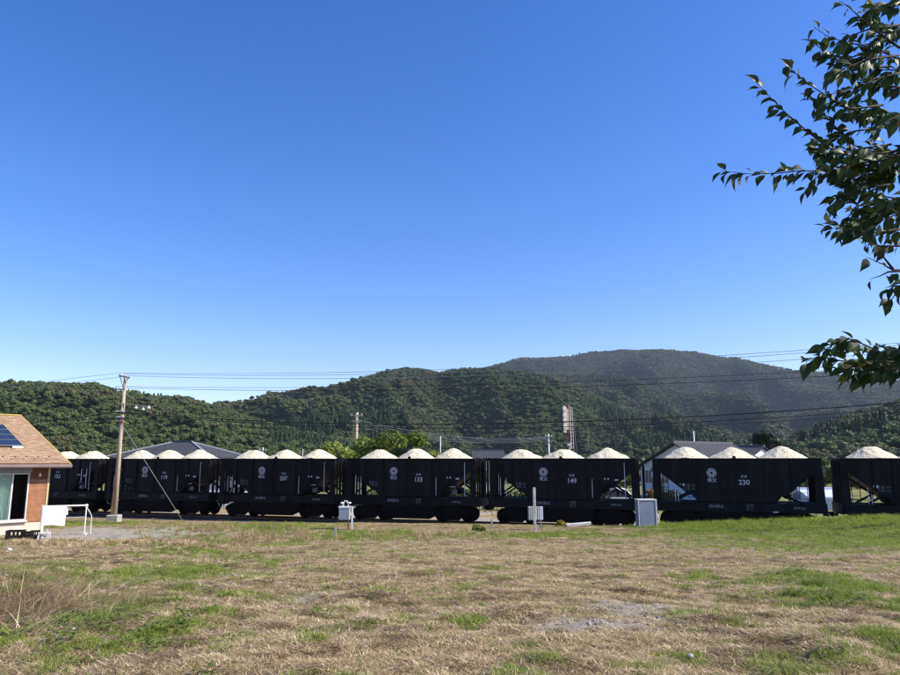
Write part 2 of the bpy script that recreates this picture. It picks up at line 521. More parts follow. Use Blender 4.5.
def gn_scatter(name, pts, rot, scl, idx, sources, parent=None, tilt=None):
    """one object: instances of the source meshes on points"""
    me = bpy.data.meshes.new(name)
    n = len(pts)
    me.vertices.add(n); me.vertices.foreach_set('co', np.asarray(pts, np.float32).ravel())
    a = me.attributes.new('rotv', 'FLOAT_VECTOR', 'POINT')
    rv = np.zeros((n, 3), np.float32); rv[:, 2] = rot
    if tilt is not None: rv[:, 0] = tilt
    a.data.foreach_set('vector', rv.ravel())
    scl = np.asarray(scl, np.float32)
    if scl.ndim == 1: scl = np.stack([scl]*3, 1)
    a = me.attributes.new('sclv', 'FLOAT_VECTOR', 'POINT'); a.data.foreach_set('vector', scl.ravel())
    a = me.attributes.new('pick', 'INT', 'POINT'); a.data.foreach_set('value', np.asarray(idx, np.int32))
    o = link_mesh(name, me, parent)
    c = bpy.data.collections.new(name+'_sources')
    for k, s in enumerate(sources):
        c.objects.link(s)
    ng = bpy.data.node_groups.new(name, 'GeometryNodeTree')
    ng.interface.new_socket('Geometry', in_out='INPUT', socket_type='NodeSocketGeometry')
    ng.interface.new_socket('Geometry', in_out='OUTPUT', socket_type='NodeSocketGeometry')
    N = ng.nodes; L = ng.links
    gi = N.new('NodeGroupInput'); gout = N.new('NodeGroupOutput')
    m2p = N.new('GeometryNodeMeshToPoints')
    iop = N.new('GeometryNodeInstanceOnPoints'); iop.inputs['Pick Instance'].default_value = True
    ci = N.new('GeometryNodeCollectionInfo'); ci.inputs['Collection'].default_value = c
    ci.inputs['Separate Children'].default_value = True; ci.inputs['Reset Children'].default_value = True
    def attr(nm, t):
        q = N.new('GeometryNodeInputNamedAttribute'); q.data_type = t; q.inputs['Name'].default_value = nm
        return [s for s in q.outputs if s.enabled and s.name == 'Attribute'][0]
    L.new(gi.outputs[0], m2p.inputs['Mesh']); L.new(m2p.outputs[0], iop.inputs['Points'])
    L.new(ci.outputs[0], iop.inputs['Instance'])
    L.new(attr('pick', 'INT'), iop.inputs['Instance Index'])
    L.new(attr('rotv', 'FLOAT_VECTOR'), iop.inputs['Rotation'])
    L.new(attr('sclv', 'FLOAT_VECTOR'), iop.inputs['Scale'])
    L.new(iop.outputs[0], gout.inputs[0])
    md = o.modifiers.new('scatter', 'NODES'); md.node_group = ng
    return o

def copies(srcs):
    out = []
    for s in srcs:
        c = s.copy(); out.append(c)
    return out

def plant_hill(name, label, hf, Df, Dr, px0, px1, spacing, scale, conf, autf, seed, vmin=0.0, vmax=1.06):
    height, th, H = hf
    r = np.random.default_rng(seed)
    t0, t1 = math.atan((px0-450)/710), math.atan((px1-450)/710)
    rmid = (Df+Dr)/2
    n = int((t1-t0)*rmid*(Dr-Df)*(vmax-vmin)/spacing**2)
    # jittered grid in plan, so that no bare gaps open up
    hx_ = Dr*1.75
    gxx, gyy = np.meshgrid(np.arange(-hx_, hx_, spacing), np.arange(Df*.3, Dr*1.1, spacing))
    gxx = gxx.ravel()+r.uniform(-.48, .48, gxx.size)*spacing; gyy = gyy.ravel()+r.uniform(-.48, .48, gyy.size)*spacing
    t = np.arctan2(gxx, gyy); rr = np.hypot(gxx, gyy)
    q = (t > t0) & (t < t1) & (rr > Df+(Dr-Df)*vmin) & (rr < Df+(Dr-Df)*vmax)
    t = t[q]; rr = rr[q]
    v = (rr-Df)/(Dr-Df)
    x, y, z = height(t, v)
    keep = H(t) > 3
    x, y, z, t, v = x[keep], y[keep], z[keep], t[keep], v[keep]
    n = len(x)
    f1 = fbm(x/90+seed, y/90, 3); f2 = fbm(x/45+seed+40, y/60+7, 3)
    kind = np.zeros(n, int)
    kind = np.where(f1+r.normal(size=n)*0.035 < conf, 1, 0)
    kind = np.where((kind == 0) & (f2+r.normal(size=n)*0.09 > 1-autf), 2, kind)
    srcs = copies(src_broad)+copies(src_con)+copies(src_aut)
    names = ['a_', 'b_', 'c_', 'd_', 'e_', 'f_', 'g_', 'h_', 'i_']
    for k, s in enumerate(srcs): s.name = name[:6]+'_'+names[k]+'crown'
    idx = np.where(kind == 0, r.integers(0, 4, n), np.where(kind == 1, 4+r.integers(0, 3, n), 7+r.integers(0, 2, n)))
    sc = scale*(0.55+0.95*r.random(n)**1.5)*(0.85+0.3*fbm(x/30, y/30, 2))
    S3 = np.stack([sc, sc, sc*np.where(kind == 1, 1.0, 0.9)*(0.85+0.35*r.random(n))], 1)
    pts = np.stack([x, y, z-0.6*scale], 1)
    o = gn_scatter(name, pts, r.random(n)*6.28, S3, idx, srcs)
    tag(o, label, 'forest', kind='stuff')
    return n

L3 = [(-300,470),(300,470),(400,400),(480,369),(500,364),(530,358),(570,356),(600,352),(650,350),(700,352),(740,358),(770,366),(800,372),(850,376),(900,379),(1000,388),(1200,400)]
L2 = [(-300,430),(100,430),(180,418),(215,409),(240,404),(265,396),(290,392),(330,388),(350,380),(370,374),(385,369),(400,367),(420,368),(440,373),(460,369),(475,367),(500,369),(530,374),(560,382),(600,397),(650,412),(700,426),(760,440),(820,447),(880,470),(1200,490)]
L1 = [(-300,366),(-60,372),(0,377),(30,377),(60,380),(90,380),(110,386),(150,391),(180,392),(200,397),(215,403),(240,410),(270,419),(300,426),(360,440),(420,452),(480,470),(1200,500)]
L4 = [(-300,490),(640,480),(700,458),(740,448),(780,438),(820,424),(860,410),(900,399),(960,385),(1100,360),(1250,350)]
h3 = make_hill('far_mountain', L3, 1500, 2900, 135, 400, 3.1, tree_h=9)
L5 = [(-300,520),(440,400),(500,378),(550,374),(590,374),(630,379),(680,390),(730,398),(780,412),(830,424),(880,440),(960,460),(1200,490)]
h5 = make_hill('middle_ridge', L5, 1060, 1750, 110, 210, 29.7, tree_h=7)
h2 = make_hill('wooded_hill', L2, 520, 1050, 52, 150, 8.3, tree_h=7)
h1 = make_hill('near_hill', L1, 300, 560, 16, 70, 12.7, tree_h=7)
h4 = make_hill('right_hill', L4, 260, 520, 14, 80, 19.2, tree_h=7)
plant_hill('far_forest', 'blue green forest covering the high mountain behind everything', h3, 1500, 2900, 380, 1010, 8.0, 1.0, 0.40, 0.50, 1, vmin=0.2)
plant_hill('ridge_forest', 'green forest on the spurs between the middle hill and the high mountain', h5, 1060, 1750, 440, 1000, 6.2, 0.82, 0.44, 0.48, 6)
plant_hill('hill_forest', 'dark green mixed forest on the middle hill behind the train', h2, 520, 1050, 130, 900, 4.2, 0.60, 0.46, 0.42, 2)
plant_hill('left_forest', 'dense green forest on the nearer hill at the left', h1, 300, 560, -160, 500, 3.3, 0.48, 0.40, 0.33, 3)
plant_hill('right_forest', 'forest with browning trees on the low hill at the right', h4, 260, 520, 660, 1080, 3.9, 0.60, 0.32, 0.48, 4)

# ------------------------------------------------------------------ haze
hz = MB().box(-4200, 4200, -80, 4300, -14, 560).build('haze')
hm = bpy.data.materials.new('haze'); hm.use_nodes = True
for nd in list(hm.node_tree.nodes):
    if nd.type == 'BSDF_PRINCIPLED': hm.node_tree.nodes.remove(nd)
pv = hm.node_tree.nodes.new('ShaderNodeVolumePrincipled')
pv.inputs['Color'].default_value = (0.68, 0.82, 1.0, 1)
pv.inputs['Density'].default_value = 0.00006
pv.inputs['Anisotropy'].default_value = 0.2
hm.node_tree.links.new(pv.outputs[0], hm.node_tree.nodes['Material Output'].inputs['Volume'])
hz.data.materials.append(hm)
tag(hz, kind='stuff')

# ------------------------------------------------------------------ materials
black = mat('wagon_black', (.0035,.0035,.0045), 0.6, (.016,.016,.019), scale=1.6, bump=0.15, bscale=5, spec=0.16, stretch=(2.2, 2.2, .3), contrast=(.45, .85))
black2 = mat('gear_black', (.004,.0035,.0035), 0.8, (.010,.008,.007), scale=5, bump=0.3, bscale=14, spec=0.1)
steelw = mat('white_paint', (.66,.66,.64), 0.6, (.48,.48,.47), scale=4, spec=0.3)
letter = mat('lettering_white', (.22,.23,.25), 0.75, (.52,.54,.57), scale=9, contrast=(.3, .5))
letterm = mat('lettering_worn', (.30,.31,.33), 0.8, (.14,.145,.155), scale=7)
letterdim = mat('lettering_faded', (.14,.15,.16), 0.8, (.07,.075,.08), scale=6)
lime = mat('limestone', (.46,.40,.28), 0.95, (.72,.65,.48), scale=7, bump=0.8, bscale=16, detail=9, contrast=(.32,.62))
rust = mat('rail_steel', (.09,.055,.035), 0.6, (.16,.10,.07), scale=4, spec=0.4)
conc = mat('concrete', (.30,.285,.25), 0.9, (.42,.40,.36), scale=4, bump=0.3)
polem = mat('pole_concrete', (.30,.24,.17), 0.85, (.46,.38,.28), scale=1.4, bump=0.2, stretch=(3, 3, .5))
greypole = mat('grey_steel', (.20,.21,.21), 0.6, (.30,.31,.31), scale=3)
wirem = mat('wire_black', (.018,.018,.02), 0.6)
wireb = mat('wire_pale', (.16,.20,.24), 0.5)
wood = mat('sleeper_wood', (.04,.03,.022), 0.9, (.08,.06,.045), scale=6)
cream = mat('cream_paint', (.88,.85,.74), 0.6, (.76,.70,.56), scale=3)
ceram = mat('ceramic', (.62,.60,.56), 0.35)
boxgrey = mat('cabinet_grey', (.20,.23,.28), 0.55, (.25,.28,.33), scale=2)
boxwhite = mat('cabinet_white', (.62,.64,.66), 0.5, (.72,.73,.74), scale=2)
browniron = mat('brown_iron', (.10,.045,.03), 0.8, (.20,.10,.07), scale=6)

# ------------------------------------------------------------------ the railway line
rail_len = (-30, 75)
m = MB()
prof = [(-2.35,-0.75), (-1.55,-0.20), (1.55,-0.20), (2.35,-0.75)]
N_ = 160
bv = []; 
for i in range(N_+1):
    s_ = rail_len[0]+(rail_len[1]-rail_len[0])*i/N_
    for (o_, z_) in [(-3.0,-.80), (-2.3,-.42), (-1.5,-.20), (-.6,-.19), (.6,-.19), (1.5,-.20), (2.3,-.42), (3.0,-.80)]:
        p = tpt(s_, o_+(vnoise(s_*1.3, o_+9)-.5)*.16, RAILZ+z_+(float(vnoise(s_*2.1, o_*3+4))-.5)*.08); bv.append(tuple(p))
bf = [(i*8+k, i*8+k+1, i*8+k+9, i*8+k+8) for i in range(N_) for k in range(7)]
bm_ = np_mesh('ballast', np.array(bv), bf, smooth=True)
bm_.materials.append(mat('ballast_stone', (.07,.05,.035), 0.95, (.26,.20,.14), scale=5, bump=1.0, bscale=12, detail=9))
tag(link_mesh('ballast', bm_), kind='structure')
track = empty('railway_track', tpt(0, 0, RAILZ), TROT); tag(track, 'rusty steel railway track under the black hopper train', 'railway track')
for sgn in (-1, 1):
    MB().prism([(-.035,0), (.035,0), (.035,-.03), (.010,-.05), (.010,-.12), (.062,-.14), (.062,-.15), (-.062,-.15), (-.062,-.14), (-.010,-.12), (-.010,-.05), (-.035,-.03)], *rail_len, axis='x').build('rail', rust, track).location = (0, sgn*.57, 0)
slp = MB().box(-.11, .11, -1.05, 1.05, -.29, -.155).mesh('sleeper', wood, bevel=.01)
for k in range(160):
    o = link_mesh('sleeper', slp, track); o.location = (rail_len[0]+k*.65, 0, 0)

# ------------------------------------------------------------------ hopper wagons
HL, HW = 4.19, 1.22            # half length, half width
ZT = 3.80                      # body top above rail
def text_mesh(name, body, size, m, align='CENTER'):
    c = bpy.data.curves.new(name, 'FONT'); c.body = body; c.size = size; c.align_x = align; c.align_y = 'CENTER'; c.extrude = 0.004
    c.resolution_u = 3; c.offset = size*0.012
    o = bpy.data.objects.new(name, c); COL.objects.link(o)
    bpy.context.view_layer.update()
    me = bpy.data.meshes.new_from_object(o)
    bpy.data.objects.remove(o); 
    me.name = name; me.materials.clear(); me.materials.append(m)
    # letters face -y: (x, y) -> (x, z)
    co = np.empty(len(me.vertices)*3, np.float32); me.vertices.foreach_get('co', co); co = co.reshape(-1, 3)
    co = np.stack([co[:, 0], -co[:, 2], co[:, 1]], 1); me.vertices.foreach_set('co', co.ravel()); me.update()
    return me
def emblem_mesh(m, r=.24):
    b = MB(); seg = 28
    def ring(r0, r1):
        for k in range(seg):
            a0, a1 = 2*math.pi*k/seg, 2*math.pi*(k+1)/seg
            pts = [(math.cos(a0)*r0, math.sin(a0)*r0), (math.cos(a1)*r0, math.sin(a1)*r0), (math.cos(a1)*r1, math.sin(a1)*r1), (math.cos(a0)*r1, math.sin(a0)*r1)]
            b.poly([(x, -.004, z) for x, z in pts])
    ring(r*.84, r); ring(r*.30, r*.46)
    for k in range(6):
        a = math.pi/6+k*math.pi/3; w_ = r*.085
        d = (math.cos(a), math.sin(a)); q = (-d[1]*w_, d[0]*w_)
        for e in (-1, 1):
            a2 = a+e*0.42
            o_ = (math.cos(a2)*r*.86, math.sin(a2)*r*.86); i_ = (d[0]*r*.42, d[1]*r*.42)
            b.poly([(i_[0]-q[0], -.005-.001*(e > 0), i_[1]-q[1]), (o_[0]-q[0], -.005-.001*(e > 0), o_[1]-q[1]), (o_[0]+q[0], -.005-.001*(e > 0), o_[1]+q[1]), (i_[0]+q[0], -.005-.001*(e > 0), i_[1]+q[1])])
    return b.mesh('emblem', m)

shared = {}
def build_shared():
    # hopper body: side outline with sloping ends, open top (rim), solid sloped hull
    b = MB()
    zs = ZT-.42
    out = [(-HL, ZT-.10), (-HL, zs), (-2.30, 1.92), (-1.95, 1.50), (1.95, 1.50), (2.30, 1.92), (HL, zs), (HL, ZT-.10)]
    b.prism(out, -HW, HW)
    shared['body'] = b.mesh('hopper_body', black, bevel=.012)
    # the slope sheets stand proud of the side as flanges
    shared['flange'] = MB().bar((HL-.04, 0, zs-.06), (2.30, 0, 1.86), .10, .10, up=(0, 1, 0)).mesh('slope_flange', black)
    shared['top_rail'] = MB().box(-HL-.03, HL+.03, -HW-.06, -HW+.04, ZT-.11, ZT).box(-HL-.03, HL+.03, HW-.04, HW+.06, ZT-.11, ZT).box(-HL-.03, -HL+.07, -HW+.04, HW-.04, ZT-.11, ZT).box(HL-.07, HL+.03, -HW+.04, HW-.04, ZT-.11, ZT).mesh('top_rail', black, bevel=.01)
    shared['lug'] = MB().lathe([(.09, -.03), (.09, .03)], 10, axis='y').mesh('lifting_lug', black)
    shared['sill'] = MB().box(-HL-.05, HL+.05, -HW-.015, -HW+.12, .98, 1.46).box(-HL-.05, HL+.05, HW-.12, HW+.015, .98, 1.46).box(-HL-.05, HL+.05, -.2, .2, 1.0, 1.42).box(-HL-.13, -HL-.05, -HW, HW, .95, 1.48).box(HL+.05, HL+.13, -HW, HW, .95, 1.48).mesh('underframe', black, bevel=.012)
    shared['deck'] = MB().box(2.0, HL+.04, -HW+.12, HW-.12, 1.40, 1.455).mesh('end_deck', black2)
    b = MB()
    for x in (-1.25, 0, 1.25):
        b.prism([(x-.60, 1.50), (x+.60, 1.50), (x+.52, .80), (x+.30, .42), (x-.30, .42), (x-.52, .80)], -HW+.13, HW-.13)
    shared['chute'] = b.mesh('discharge_chute', black2)
    shared['door'] = MB().bar((-1.9, -HW+.02, .86), (1.9, -HW+.02, .86), .07).bar((-1.9, HW-.02, .86), (1.9, HW-.02, .86), .07).box(-.35, .15, -HW+.02, -HW+.13, .60, .98).mesh('brake_gear', black2)
    shared['skirt'] = MB().prism([(-1.85, .98), (1.85, .98), (1.75, .40), (1.3, .20), (-1.3, .20), (-1.75, .40)], -HW+.03, -HW+.12).mesh('discharge_door', black2, bevel=.01)
    # rib
    shared['rib'] = {}
    # bogie (local to its centre)
    b = MB()
    for sy in (-1, 1):
        y0, y1 = (sy*.93-.06, sy*.93+.06)
        b.prism([(-1.12, .66), (-.60, .90), (.60, .90), (1.12, .66), (1.12, .46), (.62, .36), (.38, .14), (-.38, .14), (-.62, .36), (-1.12, .46)], y0, y1)
    b.box(-.5, .5, -1.0, 1.0, .45, .97)
    shared['bogie'] = b.mesh('bogie', black2, bevel=.01)
    shared['spring'] = MB().lathe([(.09, .24), (.11, .28), (.09, .32), (.11, .36), (.09, .40), (.11, .44), (.09, .50)], 8).mesh('spring', black2)
    wb = MB()
    for sy in (-1, 1):
        y = sy*.56
        wb.lathe([(.30, y-sy*.06), (.43, y-sy*.055), (.45, y-sy*.05), (.45, y-sy*.035), (.43, y-sy*.03), (.425, y+sy*.065), (.36, y+sy*.065), (.34, y+sy*.03), (.14, y+sy*.03), (.13, y+sy*.09), (.05, y+sy*.09)], 24, axis='y')
    wb.lathe([(.075, -1.0), (.075, 1.0)], 10, axis='y')
    shared['wheel'] = wb.mesh('wheelset', rust if False else black2, smooth=False)
    shared['axle'] = MB().box(-.13, .13, -.10, .10, -.13, .15).mesh('axle_box', black2, bevel=.02)
    # coupler
    b = MB().box(0, .42, -.09, .09, -.09, .09).box(.30, .50, -.14, .14, -.14, .14)
    shared['coupler'] = b.mesh('coupler', black2, bevel=.02)
    shared['hose'] = MB().tube([(.06, -.45, 1.0), (.22, -.45, .95), (.32, -.45, .72), (.40, -.42, .60), (.47, -.40, .62)], .022, 6).mesh('brake_hose', steelw)
    # end posts
    shared['post'] = MB().box(-.16, .16, -.07, .07, 1.46, ZT-.11).mesh('end_post', black, bevel=.008)
    shared['postB'] = MB().prism([(-.20, 1.46), (.20, 1.46), (.15, ZT-.11), (-.15, ZT-.11)], -.07, .07).mesh('end_post', black, bevel=.008)
    shared['bar'] = MB().box(-.045, .045, -.045, .045, 1.46, ZT-.11).mesh('end_bar', black)
    shared['strut'] = MB().bar((2.30, 0, 1.95), (3.20, 0, 1.46), .13, .10).mesh('brace', black)
    shared['strut2'] = MB().bar((HL-.25, 0, 1.50), (2.75, 0, 2.30), .13, .10).mesh('brace', black)
    # curved top handrail (rounded hoops seen at the wagon ends)
    b = MB()
    pts = [(0, 0, 1.46), (0, 0, ZT-.30)]+[(.28-.28*math.cos(a), 0, ZT-.30+.30*math.sin(a)) for a in np.linspace(.2, math.pi/2, 6)]
    shared['hoop'] = MB().tube(pts, .035, 7).mesh('end_hoop', black)
    # ladder
    b = MB()
    for x in (-.19, .19): b.bar((x, 0, 1.0), (x, 0, ZT-.25), .035)
    for z in np.arange(1.25, ZT-.3, .33): b.bar((-.19, 0, z), (.19, 0, z), .028)
    shared['ladder'] = b.mesh('ladder', black)
    # grab rails in white paint
    shared['grab'] = MB().tube([(0, 0, 0), (0, -.07, .02), (0, -.07, 1.0), (0, 0, 1.02)], .018, 6).mesh('grab_rail', letter)
    shared['step'] = MB().tube([(-.16, 0, .98), (-.16, 0, .52), (.16, 0, .52), (.16, 0, .98)], .020, 6).mesh('step', black)
    # hand brake wheel
    b = MB()
    ring = [(math.cos(a)*.26, math.sin(a)*.26) for a in np.linspace(0, 2*math.pi, 17)]
    b.tube([(x, 0, z) for x, z in ring], .022, 6, caps=False)
    for a in (0, math.pi/3, 2*math.pi/3): b.bar((math.cos(a)*.26, 0, math.sin(a)*.26), (-math.cos(a)*.26, 0, -math.sin(a)*.26), .025)
    b.bar((0, 0, 0), (0, .35, 0), .04)
    shared['brakewheel'] = b.mesh('brake_wheel', black2)
    shared['lever'] = MB().bar((0, 0, 0), (.55, 0, .30), .05, .03).bar((0, 0, 0), (-.10, 0, -.25), .05, .03).mesh('brake_lever', black2)
    shared['tank'] = MB().lathe([(.05, -.46), (.19, -.42), (.21, -.3), (.21, .3), (.19, .42), (.05, .46)], 12, axis='y').mesh('air_tank', black2, smooth=True)
    shared['plate'] = MB().box(-.22, .22, -.02, .02, -.14, .14).mesh('data_plate', letterdim)
    shared['mark'] = MB().box(-.13, .13, -.012, .012, -.05, .05).mesh('white_mark', letter)
    shared['emblem'] = emblem_mesh(letter)
    shared['chi'] = text_mesh('lettering', '秩父', .23, letter)
    shared['woki'] = text_mesh('lettering', 'ヲキ', .18, letter)
    shared['home'] = text_mesh('lettering', '武州原谷', .19, letterm)
    shared['load'] = text_mesh('lettering', '荷重 35t\n自重 15t', .17, letterdim)
    shared['door_txt'] = text_mesh('lettering', '全検\n秩父', .17, letterdim)
build_shared()
ribm = {}
def rib_mesh(x):
    k = round(abs(x), 2)
    if k not in ribm:
        ax = abs(x)
        zb = 1.47 if ax < 1.95 else (1.50+(ax-1.95)*1.2 if ax < 2.3 else 1.92+(ax-2.30)*(ZT-.42-1.92)/(HL-2.30))
        ribm[k] = MB().box(-.05, .05, -.075, .0, zb, ZT-.115).mesh('rib', black, bevel=.008)
    return ribm[k]

heaps_seed = [0]
def heap_mesh(seed, h, a, w_):
    r = np.random.default_rng(seed)
    n = 44
    t = np.linspace(-1, 1, n)
    U, Vv = np.meshgrid(t*a, t*w_)
    q = np.sqrt((U/a)**2+(Vv/w_)**2)
    z = h*np.clip(1-q**1.0, 0, 1)
    z = h*np.where(q < .28, 1-q*q*1.45-.02, (1-.1137-.02)-(q-.28)*1.12)
    z = np.maximum(z, -.12)
    z = z+((fbm(U*1.7+seed, Vv*1.7, 3)-.5)*.16+(fbm(U*7+seed, Vv*7, 2)-.5)*.06+(r.random(z.shape)-.5)*.03)*np.clip(z*5+.4, 0, 1)
    V = np.stack([U.ravel(), Vv.ravel(), z.ravel()], 1)
    ii = np.arange(n*n).reshape(n, n)
    F = np.stack([ii[:-1,:-1].ravel(), ii[:-1,1:].ravel(), ii[1:,1:].ravel(), ii[1:,:-1].ravel()], 1)
    me = np_mesh('limestone_heap', V, F, smooth=False)
    me.materials.append(lime)
    return me

def place(key, par, loc=(0,0,0), rz=0.0, name=None, sx=None):
    me = shared[key] if isinstance(key, str) else key
    o = link_mesh(name or me.name, me, par); o.location = loc; o.rotation_euler = (0, 0, rz)
    if sx: o.scale = sx
    return o

def make_wagon(n, number, style, label):
    c = tpt((n+.043)*PITCHW, 0, RAILZ)
    w_ = empty('hopper_wagon', c, TROT)
    tag(w_, label, 'hopper wagon', 'black hopper wagons of the limestone train')
    FY = -HW
    place('body', w_);  place('top_rail', w_); place('sill', w_);  place('chute', w_); place('door', w_); place('skirt', w_); place('skirt', w_, rz=math.pi)
    place('lug', w_, (0, FY-.03, ZT+.04))
    ribs = (-2.95, -1.75, -.22, 1.45, 2.55) if style == 'A' else (-2.75, -1.85, -.35, 1.35, 2.75)
    for x in ribs:
        place(rib_mesh(x), w_, (x, FY, 0)); place(rib_mesh(x), w_, (x, -FY, 0), math.pi)
    for sx in (-1, 1):
        place('deck', w_, sx=(sx, 1, 1))
        for sy in (-1, 1): place('flange', w_, (0, sy*(HW+.012), 0), sx=(sx, 1, 1))
        bg_ = place('bogie', w_, (sx*2.72, 0, 0))
        for ax in (-.82, .82):
            place('wheel', bg_, (ax, 0, .45)); place('axle', bg_, (ax, -.99, .47)); place('axle', bg_, (ax, .99, .47))
        for yy in (-.93, .93):
            for xx in (-.22, .22): place('spring', bg_, (xx, yy, 0))
        cp = place('coupler', w_, (sx*(HL+.10), 0, .88), 0 if sx > 0 else math.pi)
        place('hose', w_, (sx*(HL+.06), 0, 0), 0 if sx > 0 else math.pi)
        for sy in (-1, 1):
            place('post' if style == 'A' else 'postB', w_, (sx*(HL-.13), sy*(HW-.06), 0))
            place('strut' if style == 'B' else 'strut2', w_, (0, sy*(HW-.2), 0), 0, sx=None if sx > 0 else (-1, 1, 1))
            place('step', w_, (sx*(HL-.25), sy*HW, 0))
        for yy in (-.75, -.3, .3, .75):
            place('bar', w_, (sx*(HL+.02), yy, 0))
        if style == 'A':
            for yy in (-1.05, -.62, .62, 1.05): 
                place('hoop', w_, (sx*(HL+.33), yy, 0), 0 if sx < 0 else math.pi)
        place('ladder', w_, (sx*(HL-.55), FY-.05 if sx < 0 else -FY+.05, 0))
    # fittings on the camera side
    if style == 'A':
        place('brakewheel', w_, (2.62, FY-.12, 2.05)); place('lever', w_, (2.05, FY-.06, 1.95)); 
        place('mark', w_, (2.55, FY-.05, 2.66)); place('mark', w_, (3.10, FY-.05, 2.60), sx=(.8, 1, .9)); place('mark', w_, (2.75, FY-.05, 1.78+.35), sx=(1.5, 1, .6))
        if n != -1: place('grab', w_, (1.75, FY, 1.62))
        place('grab', w_, (-3.55, FY-.0, 1.65)); place('grab', w_, (-3.2, FY-.0, 1.65))
        place('grab', w_, (3.55, FY, 1.6), sx=(1, 1, 1.9))
    else:
        place('brakewheel', w_, (-2.3, FY+.3, 1.95)); place('grab', w_, (-3.1, FY, 1.5), sx=(1, 1, .8)); place('grab', w_, (-2.95, FY, 1.5), sx=(1, 1, .5))
        place('mark', w_, (-2.72, FY-.03, 2.38), .0, sx=(.9, 1, 1.3)); place('mark', w_, (1.85, FY-.05, 1.02), sx=(1.1, 1, .6))
    if n == -1:
        for x in (2.85, 3.3): place('grab', w_, (x, FY-.03, 1.75), sx=(1.6, 1, 1.3))
    place('tank', w_, (2.9 if style == 'A' else 2.6, 0, 1.85))
    place('plate', w_, (2.90, FY-.03, 1.82), sx=(.8, 1, 1)); 
    # lettering
    y = FY-.018
    place('emblem', w_, (-1.02 if style == 'A' else -1.18, y, 3.02)); place('chi', w_, (-1.02 if style == 'A' else -1.18, y, 2.62))
    place('woki', w_, (.42 if style == 'B' else .60 if style == 'A' else 0, y, 2.82))
    nm = text_mesh('lettering', number, .37, letter); place(nm, w_, (.42 if style == 'B' else .60, y, 2.52))
    place('home', w_, (-1.05, y-.003, 1.25)); place('door_txt', w_, (.62, y-.003, 1.24)); place('load', w_, (-2.35, y, 2.25))
    nm2 = text_mesh('lettering', 'ヲキ'+number, .17, letterm); place(nm2, w_, (3.0, y-.003, 1.22))
    # three heaps of limestone on top
    for k, word in ((-1, 'left'), (0, 'middle'), (1, 'right')):
        heaps_seed[0] += 1
        r = random.Random(heaps_seed[0]*5)
        me = heap_mesh(heaps_seed[0], .64+r.uniform(-.06, .04), 1.21+r.uniform(0, .05), 1.17)
        o = link_mesh('limestone_heap', me)
        p = tpt((n+.043)*PITCHW+k*2.52+r.uniform(-.06, .06), 0, RAILZ+ZT-.035)
        o.location = p; o.rotation_euler = (0, 0, TROT)
        tag(o, f'{word} limestone heap on the wagon {label_short[n]}', 'limestone heap', 'heaps of limestone on the wagons')
    return w_
label_short = {-2: 'hidden behind the tan roofed house', -1: 'right beside the tan roofed house', 0: 'behind the utility pole and its stay wire', 1: '207 left of the relay box', 2: '133 right of the relay box', 3: '149 behind the marker post', 4: '230 right of the grey cabinet', 5: 'cut off by the right edge', 6: 'beyond the right edge'}
make_wagon(-2, '118', 'A', 'black hopper wagon hidden behind the tan roofed house')
make_wagon(-1, '152', 'A', 'black hopper wagon right beside the tan roofed house, two white grab bars')
make_wagon(0, '119', 'A', 'black hopper wagon behind the utility pole and its stay wire')
make_wagon(1, '207', 'A', 'black hopper wagon 207, its right end just left of the white relay box')
make_wagon(2, '133', 'A', 'black hopper wagon 133 between the relay box and the thin marker post')
make_wagon(3, '149', 'A', 'black hopper wagon numbered 149 behind the thin white marker post')
make_wagon(4, '230', 'B', 'black hopper wagon numbered 230 behind the grassy bank, square end posts')
make_wagon(5, '226', 'B', 'black hopper wagon cut off by the right edge, above bright grass')
#PART2
# ------------------------------------------------------------------ the house at the left edge
def brickmat(name, cols, sx, sy, mortar, rough=0.85, bump=0.4, stag=0.5, msize=0.02, swap=None):
    m = bpy.data.materials.new(name); m.use_nodes = True
    n = m.node_tree.nodes; l = m.node_tree.links; b = n['Principled BSDF']; b.inputs['Roughness'].default_value = rough
    b.inputs['Specular IOR Level'].default_value = 0.15
    tc = n.new('ShaderNodeTexCoord'); mp = n.new('ShaderNodeMapping'); l.new(tc.outputs['Object'], mp.inputs[0])
    if swap: mp.inputs['Rotation'].default_value = swap
    br = n.new('ShaderNodeTexBrick'); br.offset = stag; br.inputs['Scale'].default_value = 1
    br.inputs['Brick Width'].default_value = sx; br.inputs['Row Height'].default_value = sy; br.inputs['Mortar Size'].default_value = msize
    br.inputs['Color1'].default_value = (*cols[0], 1); br.inputs['Color2'].default_value = (*cols[1], 1); br.inputs['Mortar'].default_value = (*mortar, 1)
    br.inputs['Bias'].default_value = 0.0
    l.new(mp.outputs[0], br.inputs[0])
    no = n.new('ShaderNodeTexNoise'); no.inputs['Scale'].default_value = 5; no.inputs['Detail'].default_value = 6; l.new(tc.outputs['Object'], no.inputs[0])
    mx = n.new('ShaderNodeMix'); mx.data_type = 'RGBA'; mx.blend_type = 'MULTIPLY'; mx.inputs[0].default_value = 0.6
    cr = n.new('ShaderNodeValToRGB'); cr.color_ramp.elements[0].position = .3; cr.color_ramp.elements[0].color = (.55,.5,.5,1); cr.color_ramp.elements[1].position = .65; cr.color_ramp.elements[1].color = (1,1,1,1)
    l.new(no.outputs[0], cr.inputs[0]); l.new(br.outputs[0], mx.inputs[6]); l.new(cr.outputs[0], mx.inputs[7]); l.new(mx.outputs[2], b.inputs['Base Color'])
    bp = n.new('ShaderNodeBump'); bp.inputs['Strength'].default_value = bump; bp.inputs['Distance'].default_value = 0.02; bp.invert = True
    l.new(br.outputs['Fac'], bp.inputs['Height']); l.new(bp.outputs[0], b.inputs['Normal'])
    return m
